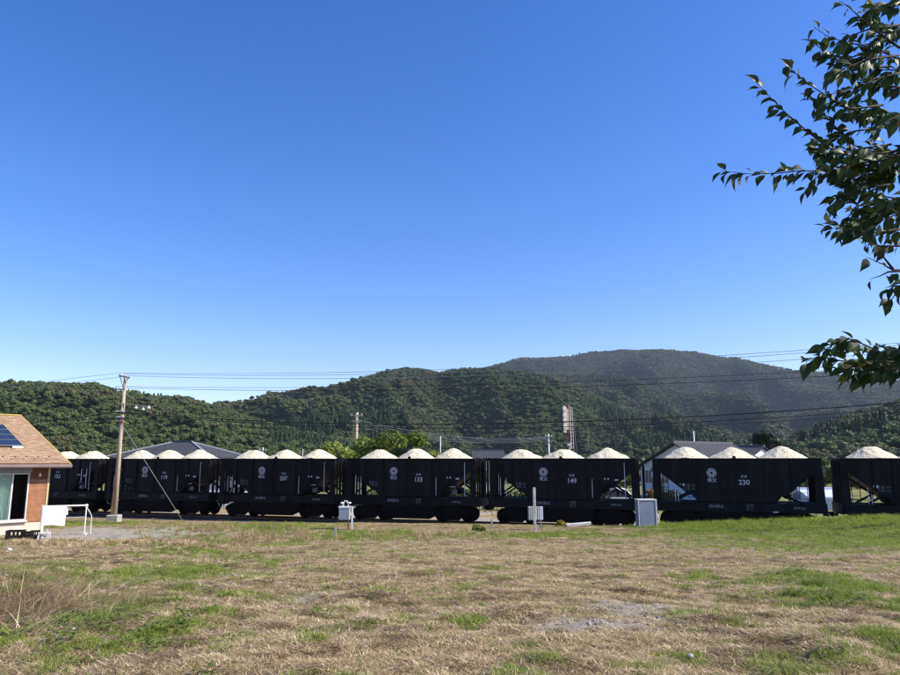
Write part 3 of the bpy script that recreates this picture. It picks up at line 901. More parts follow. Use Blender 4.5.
shingle = brickmat('tan_shingles', [(.34,.205,.115), (.48,.33,.20)], .30, .145, (.16,.10,.06), msize=.012)
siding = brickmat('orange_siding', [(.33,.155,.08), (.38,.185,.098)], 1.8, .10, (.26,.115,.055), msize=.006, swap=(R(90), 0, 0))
siding_shadow = brickmat('eave_shadow_siding', [(.16,.07,.04), (.18,.08,.045)], 1.8, .15, (.08,.04,.02), msize=.008, swap=(R(90), 0, 0))  # siding darkened in its colour to paint the eave's shadow on the upper wall
found = mat('foundation_render', (.55,.47,.38), 0.9, (.62,.54,.45), scale=3)
gutterm = mat('gutter_brown', (.16,.12,.11), 0.45, (.20,.15,.14), scale=2)
trimm = mat('verge_trim', (.42,.30,.07), 0.6, (.50,.36,.10), scale=4)
alu = mat('aluminium_frame', (.52,.50,.47), 0.4, (.60,.58,.55), scale=3)
shut = mat('shutter_grey', (.16,.18,.21), 0.5, (.19,.21,.24), scale=3)
curt = mat('green_curtain', (.48,.62,.50), 0.9, (.62,.72,.64), scale=2, stretch=(6, 6, .2))
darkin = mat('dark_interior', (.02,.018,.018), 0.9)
panelm = brickmat('solar_cells', [(.012,.018,.045), (.016,.024,.06)], .16, .16, (.10,.12,.16), rough=.12, bump=.05, stag=0, msize=.006)
glass = bpy.data.materials.new('window_glass'); glass.use_nodes = True
gb = glass.node_tree.nodes['Principled BSDF']; gb.inputs['Roughness'].default_value = 0.03; gb.inputs['Base Color'].default_value = (.9,.95,.93,1); gb.inputs['Transmission Weight'].default_value = 1.0; gb.inputs['IOR'].default_value = 1.1

HE = P(70, 463, 31)
hz0 = -1.52
house = empty('house', (HE.x, HE.y, hz0), R(48))
tag(house, 'house with tan shingle roof, solar panels and orange siding at the left edge', 'house')
ez = HE.z-hz0
SL = .333; RD = 7.1
# walls: local x to -11, local y .55 .. 13.6 ; a real opening for the sliding door
WX1, WX0, WY0, WY1 = -.60, -11.0, .55, 13.4
DX0, DX1, DZ0, DZ1 = -2.62, -1.36, .62, 2.58
b = MB()
b.box(WX0, DX0, WY0, WY0+.14, .55, 2.30); b.box(DX1, WX1, WY0, WY0+.14, .55, 2.30)
b.build('wall', siding, house)
MB().box(WX0, WX1, WY0+.004, WY0+.14, DZ1, ez-.02).box(DX1, WX1, WY0+.004, WY0+.14, 2.30, DZ1).box(WX0, DX0, WY0+.004, WY0+.14, 2.30, DZ1).build('upper_wall', siding_shadow, house)
b = MB()
for (x0, x1) in ((WX1-.14, WX1), (WX0, WX0+.14)):
    b.prism([(WY0+.14, .55), (WY1, .55), (WY1, ez-.05), (RD, ez+SL*RD-.12), (WY0+.14, ez-.03)], x0, x1, axis='x')
b.box(WX0+.14, WX1-.14, WY1-.14, WY1, .55, ez-.05)
b.build('side_wall', siding, house)
MB().box(WX0+.02, WX1-.02, WY0+.03, WY1-.02, -.6, .55).build('foundation', found, house)
MB().box(WX1-.05, WX1+.03, WY0-.03, WY0+.05, .5, ez-.06).build('corner_trim', mat('corner_trim', (.45,.38,.20), .6), house)
# roof slabs
for nm, prof in (('roof', [(0, ez), (RD, ez+SL*RD), (RD, ez+SL*RD-.13), (0, ez-.13)]), ('rear_roof', [(RD+.003, ez+SL*RD-.004), (14, ez), (14, ez-.13), (RD+.003, ez+SL*RD-.134)])):
    MB().prism(prof, -11.6, 0, axis='x').build(nm, shingle, house)
MB().prism([(-.02, ez-.01), (RD, ez+SL*RD-.0), (RD, ez+SL*RD-.17), (-.02, ez-.18)], .003, .05, axis='x').build('verge', trimm, house)
MB().bar((-11.6, RD, ez+SL*RD+.01), (.02, RD, ez+SL*RD+.01), .20, .05).build('ridge_cap', trimm, house)
MB().tube([(-11.6, -.07, ez-.13), (.06, -.07, ez-.13)], .075, 8).build('gutter', gutterm, house, smooth=True)
MB().box(-11.5, -.03, .02, WY0, ez-.17, ez-.145).build('soffit', mat('soffit', (.30,.24,.20), .8), house)
# snow guards: small dark lugs in two rows
lug = MB().box(-.03, .03, -.03, .03, 0, .05).mesh('snow_guard', gutterm)
for r_, y in enumerate((.42, .78)):
    for k in range(16):
        x = -.35-k*.45-(.22 if r_ else 0)
        o = link_mesh('snow_guard', lug, house); o.location = (x, y, ez+SL*y)
# solar panels
sa = math.atan(SL)
pan = MB().box(.01, 1.55, .01, .78, 0, .035).mesh('solar_panel', panelm)
pfr = MB().box(0, 1.56, 0, .02, -.01, .045).box(0, 1.56, .77, .79, -.01, .045).box(0, .02, .02, .77, -.01, .045).box(1.54, 1.56, .02, .77, -.01, .045).mesh('panel_frame', mat('panel_frame', (.16,.17,.19), .4))
for i in range(4):
    for j in range(4):
        o = link_mesh('solar_panel', pan, house); y = 1.95+j*.80*math.cos(sa)
        o.location = (-1.32-1.58*(i+1)+.02, y, ez+SL*y+.09); o.rotation_euler = (sa, 0, 0)
        f = link_mesh('panel_frame', pfr, o)
MB().box(-1.75, -1.33, 1.84, 1.93, ez+SL*1.84+.02, ez+SL*1.9+.10).build('panel_bracket', steelw, house)
# sliding door
dr = MB().box(DX0, DX0+.05, WY0-.03, WY0+.08, DZ0, DZ1).box(DX1-.05, DX1, WY0-.03, WY0+.08, DZ0, DZ1).box(DX0+.05, DX1-.05, WY0-.03, WY0+.08, DZ1-.05, DZ1).box(DX0+.05, DX1-.05, WY0-.03, WY0+.08, DZ0, DZ0+.06).build('sliding_door', alu, house)
MB().box((DX0+DX1)/2-.03, (DX0+DX1)/2+.03, WY0-.025, WY0+.03, DZ0+.06, DZ1-.05).build('stile', alu, dr)
for x0, x1, y in ((DX0+.05, (DX0+DX1)/2-.03, WY0+.0), ((DX0+DX1)/2+.03, DX1-.05, WY0+.03)):
    MB().box(x0, x1, y, y+.008, DZ0+.06, DZ1-.05).build('pane', glass, dr)
nn = 44
cv = [(DX0+.06+(.60)*i/nn, WY0+.16+.025*math.sin(i*1.25), z) for z in (DZ0+.05, DZ1-.06) for i in range(nn+1)]
link_mesh('curtain', np_mesh('curtain', np.array(cv), [(i, i+1, nn+2+i, nn+1+i) for i in range(nn)]), dr, curt)
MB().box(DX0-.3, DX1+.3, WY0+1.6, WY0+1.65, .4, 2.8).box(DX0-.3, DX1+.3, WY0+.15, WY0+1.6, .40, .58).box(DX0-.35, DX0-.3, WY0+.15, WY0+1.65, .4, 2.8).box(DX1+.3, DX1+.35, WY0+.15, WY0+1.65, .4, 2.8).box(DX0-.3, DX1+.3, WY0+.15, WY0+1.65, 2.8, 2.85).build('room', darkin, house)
MB().box(DX0-.04, DX1+.04, WY0-.14, WY0-.002, DZ1+.01, DZ1+.30).build('shutter_box', shut, house, bevel=.01)
MB().box(DX0-.06, DX1+.06, WY0-.10, WY0-.035, DZ0-.06, DZ0+.0).build('door_sill', alu, house)
MB().lathe([(.05, 0), (.05, .12), (.02, .15)], 8, (-.98, WY0-.06, 2.42)).build('wall_lamp', ceram, house)

# things in front of the house
def gbase(px, py): return G(px, py)
rb = P(84, 535, 30.2); rb.z = tz(rb.x, rb.y); ra = P(40, 535, 28.8); ra.z = tz(ra.x, ra.y)
rack = empty('drying_rack', ((ra+rb)/2)); tag(rack, 'white pipe drying rack standing on the gravel beside the house', 'drying rack')
o0 = (ra+rb)/2; A = ra-o0; B = rb-o0
top = 1.20
whitep = mat('white_pipe', (.70,.68,.64), .5, (.58,.55,.50), scale=5)
for q in (A, B):
    d = Vector((0.08, .34, 0))
    MB().tube([q+Vector((0,0,.0)), q+Vector((0,0,top))], .030, 8).tube([q+d, q+d+Vector((0,0,top*.62)), q+Vector((0,0,top*.95))], .022, 8).box(q.x-.09, q.x+.09, q.y-.09, q.y+.09, -.02, .04).build('post', whitep, rack)
MB().tube([A+Vector((-.03,0,top)), B+Vector((.06,0,top))], .030, 8).build('top_bar', whitep, rack)
MB().tube([A+Vector((0,0,top*.60)), B+Vector((0,0,top*.60))], .022, 8).build('lower_bar', mat('dull_bar', (.25,.22,.20), .6), rack)
for q in (A, B): MB().tube([q+Vector((0,0,top-.09)), q+Vector((0,0,top+.05))], .055, 8).build('joint_cap', whitep, rack)
# the sheet over the rack
sd = (B-A).normalized(); L0 = (B-A).length
c0 = ra+sd*(L0*.03); wsh = L0*.53
vs = []; nu, nv = 26, 22
for j in range(nv+1):
    for i in range(nu+1):
        u = i/nu; t = j/nv
        s_ = (t-.10)/.90
        if t < .10: yy, zz = .06, top-.02-(.10-t)*2.6
        else: yy, zz = -.045-.03*math.sin(min(1, s_*3)), top+.04-s_*.80
        if t < .10: zz = top+.03-(.10-t)*4
        f = .010*math.sin(u*13+s_*2)+.005*math.sin(u*29+1)
        droop = .03*math.sin(u*5)*max(0, s_)
        vs.append(c0+sd*(u*wsh*(1-.02*max(0, s_)))+Vector((0, yy+f*max(0, s_), zz+droop)))
link_mesh('hanging_sheet', np_mesh('hanging_sheet', np.array([tuple(v) for v in vs]), [(j*(nu+1)+i, j*(nu+1)+i+1, (j+1)*(nu+1)+i+1, (j+1)*(nu+1)+i) for j in range(nv) for i in range(nu)], smooth=True), None,
          mat('white_sheet', (.52,.51,.60), .9, (.58,.57,.65), scale=2))
sh = bpy.data.objects['hanging_sheet']; tag(sh, 'white lavender sheet draped over the drying rack', 'sheet')
crm = mat('black_plastic', (.012,.012,.013), .5)
def crate(px, row, w_, d_, h_, label, rz=0.3):
    p = P(px, row, 28.4); p.z = tz(p.x, p.y)
    c = empty('plastic_crate', p, rz); tag(c, label, 'crate', 'black crates by the house wall')
    t = .02
    for i in range(4):
        x0, x1, y0, y1 = ((-w_/2, w_/2, -d_/2, -d_/2+t), (-w_/2, w_/2, d_/2-t, d_/2), (-w_/2, -w_/2+t, -d_/2+t, d_/2-t), (w_/2-t, w_/2, -d_/2+t, d_/2-t))[i]
        b = MB().box(x0, x1, y0, y1, 0, h_*.35).box(x0, x1, y0, y1, h_*.8, h_)
        for k in range(5):
            f = k/4
            if i < 2:
                xc = x0+.03+(x1-x0-.06)*f; b.box(xc-.02, xc+.02, y0, y1, h_*.35, h_*.8)
            else:
                yc = y0+.03+(y1-y0-.06)*f; b.box(x0, x1, yc-.02, yc+.02, h_*.35, h_*.8)
        b.build('crate_side', crm, c)
    MB().box(-w_/2+t, w_/2-t, -d_/2+t, d_/2-t, .01, .03).build('crate_floor', crm, c)
crate(16, 531, .62, .42, .34, 'wider black plastic crate on the gravel below the sliding door')
crate(28, 532, .36, .3, .24, 'small low black crate right of the wider crate', .1)
crate(35.5, 531, .34, .3, .30, 'black crate just left of the white hanging sheet', .5)
p = P(44.5, 532, 28.3); p.z = tz(p.x, p.y)
st = empty('step_stool', p, .2); tag(st, 'small white plastic step stool under the hanging sheet', 'stool')
MB().box(-.19, .19, -.14, .14, .20, .24).build('seat', steelw, st, bevel=.01)
for x in (-1, 1):
    for y in (-1, 1): MB().bar((x*.15, y*.10, .20), (x*.18, y*.13, 0), .06, .04).build('leg', steelw, st)

# ------------------------------------------------------------------ utility pole and its wires
pb = P(114, 519, 43); pb.z = tz(pb.x, pb.y)
pole = empty('utility_pole', pb); tag(pole, 'tall weathered utility pole on a concrete block with a stay wire', 'utility pole')
ptop = P(120.5, 378, 43)
H_ = ptop.z-pb.z
MB().tube([(0,0,0), (0,0,H_*.5), (0,0,H_)], [.155,.125,.09], 12).build('shaft', polem, pole, smooth=True)
MB().box(-.36, .36, -.3, .3, -.3, .46).build('footing', conc, pole, bevel=.05)
MB().bar((-.16, -.16, .4), (-.02, -.17, 3.0), .05).build('guard_rod', browniron, pole)
zz = lambda row: P(118, row, 43).z-pb.z
b = MB().bar((-.32, -.16, H_+.12), (.34, -.16, H_-.02), .09, .10); b.build('crossarm', greypole, pole)
for s in (-1, 1): MB().bar((s*.25, -.16, H_+.05), (0, -.14, H_-.65), .04).build('arm_brace', greypole, pole)
insul = MB().lathe([(.02,0), (.05,.02), (.03,.05), (.055,.08), (.03,.11), (.045,.14), (.02,.18)], 8).mesh('insulator', ceram)
for x, z in ((-.28, H_+.16), (0.0, H_+.10), (.30, H_+.02)):
    o = link_mesh('insulator', insul, pole); o.location = (x, -.16, z)
MB().bar((-.50, -.15, zz(389.5)), (.10, -.15, zz(389.5)), .09).build('crossarm', greypole, pole)
for x in (-.46, -.25, .05):
    o = link_mesh('insulator', insul, pole); o.location = (x, -.15, zz(389.5)+.05)
MB().bar((.0, -.1, zz(404.0)), (1.65, -.1, zz(406.5)), .045).build('bracket_arm', greypole, pole)
for x in (.85, 1.3, 1.62):
    MB().lathe([(.03,0), (.10,.03), (.12,.09), (.05,.14), (.03,.2)], 10, (x, -.1, zz(407.5)-.1-.1*(x == 1.3))).build('cutout', ceram, pole)
for row in (411.5, 417, 421):
    MB().bar((-.34, -.14, zz(row)), (.16, -.14, zz(row)), .07).build('bracket', ceram if row < 418 else greypole, pole)
    MB().tube([(0,0,zz(row+1.6)-.05), (0,0,zz(row+1.6)+.05)], .17, 10).build('band', browniron, pole)
for z in np.arange(2.2, H_-1, .9):
    MB().bar((-.24, -.02, z), (.24, -.02, z), .022).build('climbing_peg', greypole, pole)

def wire(name, A, B, sag, r, m, label, group='overhead wires', n=28):
    pts = []
    for i in range(n+1):
        t = i/n; p = Vector(A).lerp(Vector(B), t); p.z -= 4*sag*t*(1-t); pts.append(p)
    o = MB().tube(pts, r, 5).build(name, m, None, smooth=True); tag(o, label, 'wire', group); return o
wd = Vector((TD.x, TD.y, 0))
def far_pt(px, row, Y): return P(px, row, Y)
nxt = pole.location+wd*48; prv = pole.location-wd*45
base = pole.location
def wire_set(offx, hrel, sagR, r, m, dzR, label_r, label_l=None, offy=-.16, sagL=None):
    a = Vector((base.x+offx, base.y+offy, base.z+hrel)); b = Vector((nxt.x+offx*2.5, nxt.y+offy*2, base.z+hrel+dzR))
    wire('overhead_wire', a, b, sagR, r, m, label_r)
    if label_l: wire('overhead_wire', a, Vector((prv.x+offx, prv.y+offy, base.z+hrel-1.0)), sagL or sagR*.7, r, m, label_l)
wire_set(-.28, H_+.30, .62, .011, wireb, .0, 'highest thin wire crossing the sky right of the pole top', 'highest thin wire running left from the pole top')
wire_set(.0, H_+.24, .72, .011, wireb, .05, 'second highest thin wire crossing the sky from the pole top')
wire_set(.30, H_+.12, .78, .011, wireb, -.05, 'third thin wire crossing the sky just under the top two', 'lower thin wire running left from the pole top')
wire_set(-.46, zz(389.5)+.2, .52, .010, wirem, -.32, 'thin dark wire from the second crossarm, upper of its pair')
wire_set(.05, zz(389.5)+.1, .60, .013, wirem, -.38, 'thicker dark wire from the second crossarm, lower of its pair')
wire_set(-.2, zz(412), 1.10, .026, wirem, .05, 'thick black cable passing low in front of the hills, upper strand', 'thick black cable running left behind the tan roof', sagL=.8)
wire_set(.1, zz(413.5), 1.18, .016, wirem, -.05, 'thin black strand twined right under the thick black cable')
wire_set(-.1, zz(418), 1.12, .012, wirem, .0, 'thin black wire hanging lowest under the thick cable', 'thin black wire left of the pole, lowest strand', sagL=.8)
# the rest of the wires end on a pole outside the picture on the right
np_ = empty('utility_pole', (nxt.x, nxt.y, tz(nxt.x, nxt.y))); tag(np_, 'second roadside utility pole standing beyond the right edge of view', 'utility pole')
hh = base.z+H_-tz(nxt.x, nxt.y)
MB().tube([(0,0,0), (0,0,hh)], [.19,.12], 12).build('shaft', polem, np_, smooth=True)
MB().bar((-.8, -.25, hh+.2), (.8, -.25, hh+.2), .09).build('crossarm', greypole, np_)
sa0 = Vector((base.x, base.y-.1, base.z+zz(423))); sb0 = P(184, 513, 43.5); sb0.z = tz(sb0.x, sb0.y)
o = MB().tube([sa0, sb0], .015, 6).build('stay_wire', greypole, None, smooth=True); tag(o, 'taut grey stay wire slanting down right from the utility pole', 'wire')

def far_pole(px, top, Y, r, label, arm=0, cat='utility pole', m=None, rowb=500):
    t = P(px, top, Y); z0 = tz(t.x, t.y)
    e = empty('utility_pole', (t.x, t.y, z0)); tag(e, label, cat, 'poles behind the train')
    H = t.z-z0
    MB().tube([(0,0,-.3), (0,0,H)], [r*1.3, r], 8).build('shaft', m or polem, e, smooth=True)
    if arm:
        MB().bar((-arm, -.12, H-.35), (arm, -.12, H-.35), .10).build('crossarm', greypole, e)
        MB().bar((-arm*.8, -.12, H-1.0), (arm*.8, -.12, H-1.0), .10).build('crossarm', greypole, e)
        for x in (-.8, .8): o = link_mesh('insulator', insul, e); o.location = (x*arm, -.12, H-.3)
    return e, H
wpole = mat('white_pole', (.52,.54,.55), .5, (.62,.63,.63), scale=3)
far_pole(357, 412.5, 84, .16, 'concrete pole rising above the yellow green tree behind wagon 133', .75)
far_pole(353.8, 421, 84.3, .05, 'thin rusty pole close beside the concrete pole', 0, m=browniron)
far_pole(440.5, 436, 92, .06, 'short pale pole between the green tree and the third heap', 0, m=wpole)
far_pole(548.5, 434, 95, .10, 'pale grey pole behind the middle heap of wagon 149', .5, m=wpole)
far_pole(693.5, 431, 92, .09, 'white aerial mast standing above the dark tiled roof', 0, 'mast', wpole)
far_pole(263, 447.5, 88, .07, 'small pale pole between the heaps of wagon 207', .45, m=wpole)
far_pole(303, 449, 120, .05, 'thin distant pole above the right heap of wagon 207', 0, m=wpole)
pa = P(357.5, 420, 84); pq = P(548.5, 437, 95)
for k, (dz, sg) in enumerate(((0, .95), (-.25, 1.0), (-.5, 1.05), (-.8, 1.05))):
    wire('overhead_wire', pa+Vector((0,0,dz)), pq+Vector((0,0,dz*.45)), sg, .014 if k else .020, wireb, ['topmost', 'second', 'third', 'lowest'][k]+' of four pale wires sagging behind the train over wagon 133', 'pale wires sagging between the far poles')
o = MB().tube([P(573.0, 420, 47), P(578.0, 470, 47), P(580, 512, 47)], [.05,.055,.06], 7).build('leaning_pole', wirem, None, smooth=True); tag(o, 'thin dark leaning pole right of the signal mast', 'pole')

# railway signal seen from the side
sp_ = P(567.5, 404, 45.5); zb_ = tz(sp_.x, sp_.y); sg_ = empty('railway_signal', (sp_.x, sp_.y, zb_), 0.0)
tag(sg_, 'cream railway signal with ladder rising behind the heaps of wagon 149', 'signal')
rz_ = lambda row: P(567, row, 45.5).z-zb_
MB().tube([(.04,0,0), (.04,0,rz_(405))], [.085,.07], 8).build('mast', browniron, sg_, smooth=True)
MB().prism([(-.34, rz_(432)), (-.13, rz_(433)), (-.10, rz_(407.5)), (-.22, rz_(405.5)), (-.34, rz_(407.5))], -.16, -.10).build('signal_board', cream, sg_)
MB().box(-.40, -.345, -.17, .16, rz_(432), rz_(408)).build('backboard_edge', crm, sg_)
for k in range(4):
    z = rz_(411+k*5.6)
    MB().lathe([(.09,-.30), (.10,-.10), (.08,-.02)], 10, (-.22, -.03, z), axis='y').build('lamp_hood', cream if k % 2 else ceram, sg_)
MB().box(-.09, .02, -.13, .0, rz_(430), rz_(409)).build('junction_strip', mat('signal_buff', (.50,.40,.26), .7, (.66,.58,.44), scale=6), sg_)
lad = MB().bar((.14, -.12, rz_(449)), (.16, -.12, rz_(407)), .045).bar((.30, -.12, rz_(449)), (.28, -.12, rz_(407)), .03)
for k in range(11): lad.bar((.14, -.12, rz_(447-k*3.6)), (.29, -.12, rz_(447-k*3.6)), .03)
lad.build('ladder', mat('pinkish_paint', (.74,.66,.62), .6), sg_)
MB().prism([(-.30, rz_(437)), (.10, rz_(433)), (.12, rz_(441)), (.02, rz_(441))], -.12, .1).build('bracket', browniron, sg_)
MB().box(-.10, .12, -.2, -.05, rz_(446), rz_(443.5)).box(-.02, .05, -.2, -.05, rz_(450), rz_(447.5)).build('lower_clamp', ceram, sg_)

# ------------------------------------------------------------------ trackside boxes and posts
def px2m(px, Y): return px*Y/705.0
g0 = G(348, 530); Y0 = g0.y
rl = empty('relay_box', g0, R(6)); tag(rl, 'small white relay box on posts with two bells on top, left of wagon 133', 'relay box')
k = Y0/705.0
MB().box(-9*k, 1.6*k, -.16, .16, 10*k, 21.5*k).build('cabinet', boxwhite, rl, bevel=.01)
MB().box(-8.2*k, .8*k, -.175, -.162, 10.8*k, 20.6*k).build('door', boxgrey, rl)
MB().box(-9.6*k, 2.2*k, -.2, .2, 21.5*k, 22.5*k).build('lid', boxwhite, rl)
MB().box(3.0*k, 4.6*k, -.05, .05, -.2, 22.5*k).build('post', boxwhite, rl)
MB().box(-.5*k, .6*k, -.04, .04, -.2, 10*k).build('leg', browniron, rl)
MB().box(1.6*k, 3.0*k, -.04, .04, 18*k, 19.5*k).box(1.6*k, 3.0*k, -.04, .04, 12*k, 13.5*k).build('bracket', crm, rl)
for x, s in ((-5, -1), (-.5, 1)):
    MB().tube([(x*k, 0, 22*k), (x*k, 0, 25*k), ((x-s*1.5)*k, -.05, 28*k)], .035, 6).lathe([(.02, 0), (.085, .02), (.07, .07), (.02, .09)], 8, ((x+s*1.3)*k, -.06, 25*k)).build('bell', ceram, rl)
def post(px, top, bot, wpx, label, m, lean=0.0):
    g = G(px, bot); k = g.y/705
    o = MB().prism([(-wpx*k/2, -.2), (wpx*k/2, -.2), (wpx*k/2+lean, (bot-top)*k-.03), (wpx*k/2*.6+lean, (bot-top)*k), (-wpx*k/2*.6+lean, (bot-top)*k), (-wpx*k/2+lean, (bot-top)*k-.03)], -wpx*k/2, wpx*k/2).build('marker_post', m, None, bevel=.006)
    o.location = g; tag(o, label, 'post'); return g
post(335, 528, 537.5, 1.8, 'short grey concrete stake left of the relay box', conc)
post(492.3, 519.5, 530, 1.8, 'short leaning concrete stake left of the thin marker post', conc, -.03)
gm = post(535, 489.5, 532, 2.6, 'thin tall white marker post in front of wagon 149', mat('mottled_white', (.36,.35,.31), .8, (.70,.69,.64), scale=9))
g0 = G(541, 530.5); k = g0.y/705
jb = empty('junction_box', g0+Vector((-4*k, .5, 0))); tag(jb, 'ribbed cream junction box behind the thin marker post', 'junction box')
MB().box(-7*k, 5.5*k, -.12, .12, 9*k, 22*k).build('cabinet', mat('beige_metal', (.34,.31,.26), .6, (.42,.39,.33), scale=4), jb, bevel=.01)
MB().box(4.0*k, 7.4*k, -.13, .13, 9.5*k, 22*k).build('side_panel', boxwhite, jb)
for i in range(6): MB().box((-6.2+i*1.7)*k, (-5.6+i*1.7)*k, -.14, -.12, 10*k, 21*k).build('rib', cream, jb)
MB().box(4.6*k, 6.2*k, -.05, .05, -.2, 9*k).build('leg', greypole, jb)
g0 = G(647, 527); k = g0.y/705
gc = empty('signal_cabinet', g0, R(4)); tag(gc, 'tall grey metal cabinet with white frame between wagons 149 and 230', 'cabinet')
W = 8.9*k; Hc = 26*k
MB().box(-W, W-.05, -.20, .32, -.1, Hc-.03).build('cabinet', boxgrey, gc)
MB().box(-W-.02, W+.02, -.23, .35, Hc-.03, Hc+.03).build('lid', steelw, gc, bevel=.008)
MB().box(W-.05, W+.02, -.235, .34, -.1, Hc-.03).box(-W-.015, -W+.03, -.225, -.2, -.1, Hc-.03).build('frame', steelw, gc)
MB().box(-W+.06, W-.10, -.215, -.2, .08, Hc-.10).build('door', boxgrey, gc)
MB().box(W+.02, W+.12, -.18, -.04, Hc*.36, Hc*.48).build('handle', ceram, gc)
MB().box(-W-.12, W+.14, -.3, .42, -.2, .05).build('plinth', conc, gc)
def slab(px0, px1, row, h, label, rz, tilt=0):
    a = G(px0, row); b_ = G(px1, row); c = (a+b_)/2; w2 = (b_-a).length/2; c.z = tz(c.x, c.y)+.09
    o = MB().box(-w2, w2, -.16, .16, -.05, h).build('concrete_slab', mat('pale_slab'+str(px0), (.48,.47,.43), .9, (.62,.60,.56), scale=4, bump=.3), None, bevel=.015)
    o.location = c; o.rotation_euler = (0, tilt, rz); tag(o, label, 'slab')
slab(566, 590, 526.8, .09, 'pale concrete slab lying left, beside a yellowing weed', .10, -.07)
slab(588, 612, 525.4, .07, 'pale concrete slab lying right, nearer the grey cabinet', -.05, .06)
slab(613, 640, 526.2, .04, 'low flat grey slab at the foot of the grey cabinet', .02)

def stone(px, row, wpx, col, label, name='stone', seed=1, sq=.75):
    import bmesh
    g = G(px, row); r = wpx*g.y/710/2
    bm = bmesh.new(); bmesh.ops.create_icosphere(bm, subdivisions=3, radius=1)
    rr = random.Random(seed); ph = [rr.uniform(0, 6) for _ in range(6)]
    for v in bm.verts:
        q = 1+.16*math.sin(v.co.x*3+ph[0])*math.sin(v.co.y*2.6+ph[1])+.10*math.sin(v.co.z*5+ph[2]+v.co.x*4)
        v.co = Vector((v.co.x*q*1.1, v.co.y*q*.9, v.co.z*q*sq))*r
    me = bpy.data.meshes.new(name); bm.to_mesh(me); bm.free()
    me.polygons.foreach_set('use_smooth', [True]*len(me.polygons))
    o = link_mesh(name, me, None, mat(name+str(px), col, .85, tuple(c*1.3 for c in col), scale=14, bump=.5)); o.location = g+Vector((0, 0, r*sq*.55)); o.rotation_euler = (0, 0, seed)
    tag(o, label, 'stone')
stone(122, 590, 8.5, (.46,.29,.20), 'rounded pinkish stone on the grass in the left foreground', seed=3)
stone(690.5, 658, 6.5, (.36,.35,.33), 'small grey stone in green weeds at the lower right', seed=5)
stone(83, 620, 9, (.50,.50,.50), 'flat whitish stone among dug earth at the left', seed=8, sq=.4)
stone(72, 630, 7, (.52,.50,.48), 'second whitish stone just below the flat whitish one', seed=9, sq=.45)
stone(89, 587, 7, (.42,.28,.17), 'brown stone half buried left of the pinkish stone', seed=11, sq=.6)
stone(9, 551, 5, (.5,.48,.42), 'pale stone beside dry stubble near the left edge', seed=12)
stone(97, 614, 4, (.05,.05,.05), 'small black stone among the dug earth', seed=13)
stone(76, 514.5, 3.6, (.55,.52,.46), 'pale stone on the embankment right of the drying rack', seed=14)

# ------------------------------------------------------------------ buildings behind the train
tile = brickmat('grey_roof_tiles', [(.065,.068,.078), (.10,.104,.115)], .28, .30, (.03,.03,.035), msize=.035, bump=.8, stag=0)
wallw = mat('white_house_wall', (.50,.52,.56), .8, (.58,.60,.63), scale=.7)
wallc = mat('pale_house_wall', (.52,.50,.46), .8, (.60,.58,.54), scale=.7)
wdark = mat('far_window_glass', (.03,.035,.045), .15, spec=.6)
def gable_house(name, c, rz, LX, LY, wall_h, rise, wm, label, over=.5, hip=False, windows=()):
    e = empty(name, c, rz); tag(e, label, 'house')
    x, y = LX/2, LY/2
    wl = MB()
    wl.prism([(-y, -.5), (y, -.5), (y, wall_h)] + ([(0, wall_h+rise*(1-over*0))] if not hip else [])+[(-y, wall_h)], -x, x, axis='x')
    wl.build('wall', wm, e)
    X, Y = x+over, y+over; sl_ = rise/y; z0 = wall_h-sl_*over+.06; zr = wall_h+rise+.10
    t = .14
    if not hip:
        for s in (-1, 1):
            b = MB(); b.prism([(s*Y, z0), (0, zr), (0, zr+t), (s*Y, z0+t)], -X, X, axis='x'); b.build('roof', tile, e)
    else:
        hx = X-Y*.95
        pts = [(-X,-Y,z0+t), (X,-Y,z0+t), (X,Y,z0+t), (-X,Y,z0+t), (-hx,0,zr+t), (hx,0,zr+t)]
        b = MB()
        for q in ((0,1,5,4), (1,2,5), (2,3,4,5), (3,0,4)): b.poly([pts[i] for i in q])
        b.box(-X, X, -Y, Y, z0-.05, z0+t-.01)
        b.build('roof', tile, e)
        hipc = MB()
        for a_, b2 in ((0,4), (1,5), (2,5), (3,4)): hipc.bar(pts[a_], pts[b2], .22, .16)
        hipc.build('hip_ridge', mat('ridge_tile', (.22,.23,.25), .7), e)
    hr = (X if not hip else X-Y*.95)
    MB().bar((-hr, 0, zr+t+.05), (hr, 0, zr+t+.05), .30, .22).build('ridge', mat('ridge_tiles', (.09,.095,.11), .7), e)
    for (face, u, z, w_, h_) in windows:
        f = MB(); g = MB()
        if face == 'f':   # front, -y
            f.box(u-w_/2-.06, u+w_/2+.06, -y-.05, -y-.004, z-.06, z+h_+.06); g.box(u-w_/2, u+w_/2, -y-.065, -y-.052, z, z+h_)
            g2 = MB().box(u-.025, u+.025, -y-.08, -y-.066, z, z+h_)
        else:             # left gable, -x
            f.box(-x-.05, -x-.004, u-w_/2-.06, u+w_/2+.06, z-.06, z+h_+.06); g.box(-x-.065, -x-.052, u-w_/2, u+w_/2, z, z+h_)
            g2 = MB().box(-x-.08, -x-.066, u-.025, u+.025, z, z+h_)
        fo = f.build('window', alu, e); g.build('pane', wdark, fo); g2.build('mullion', alu, fo)
    return e, zr
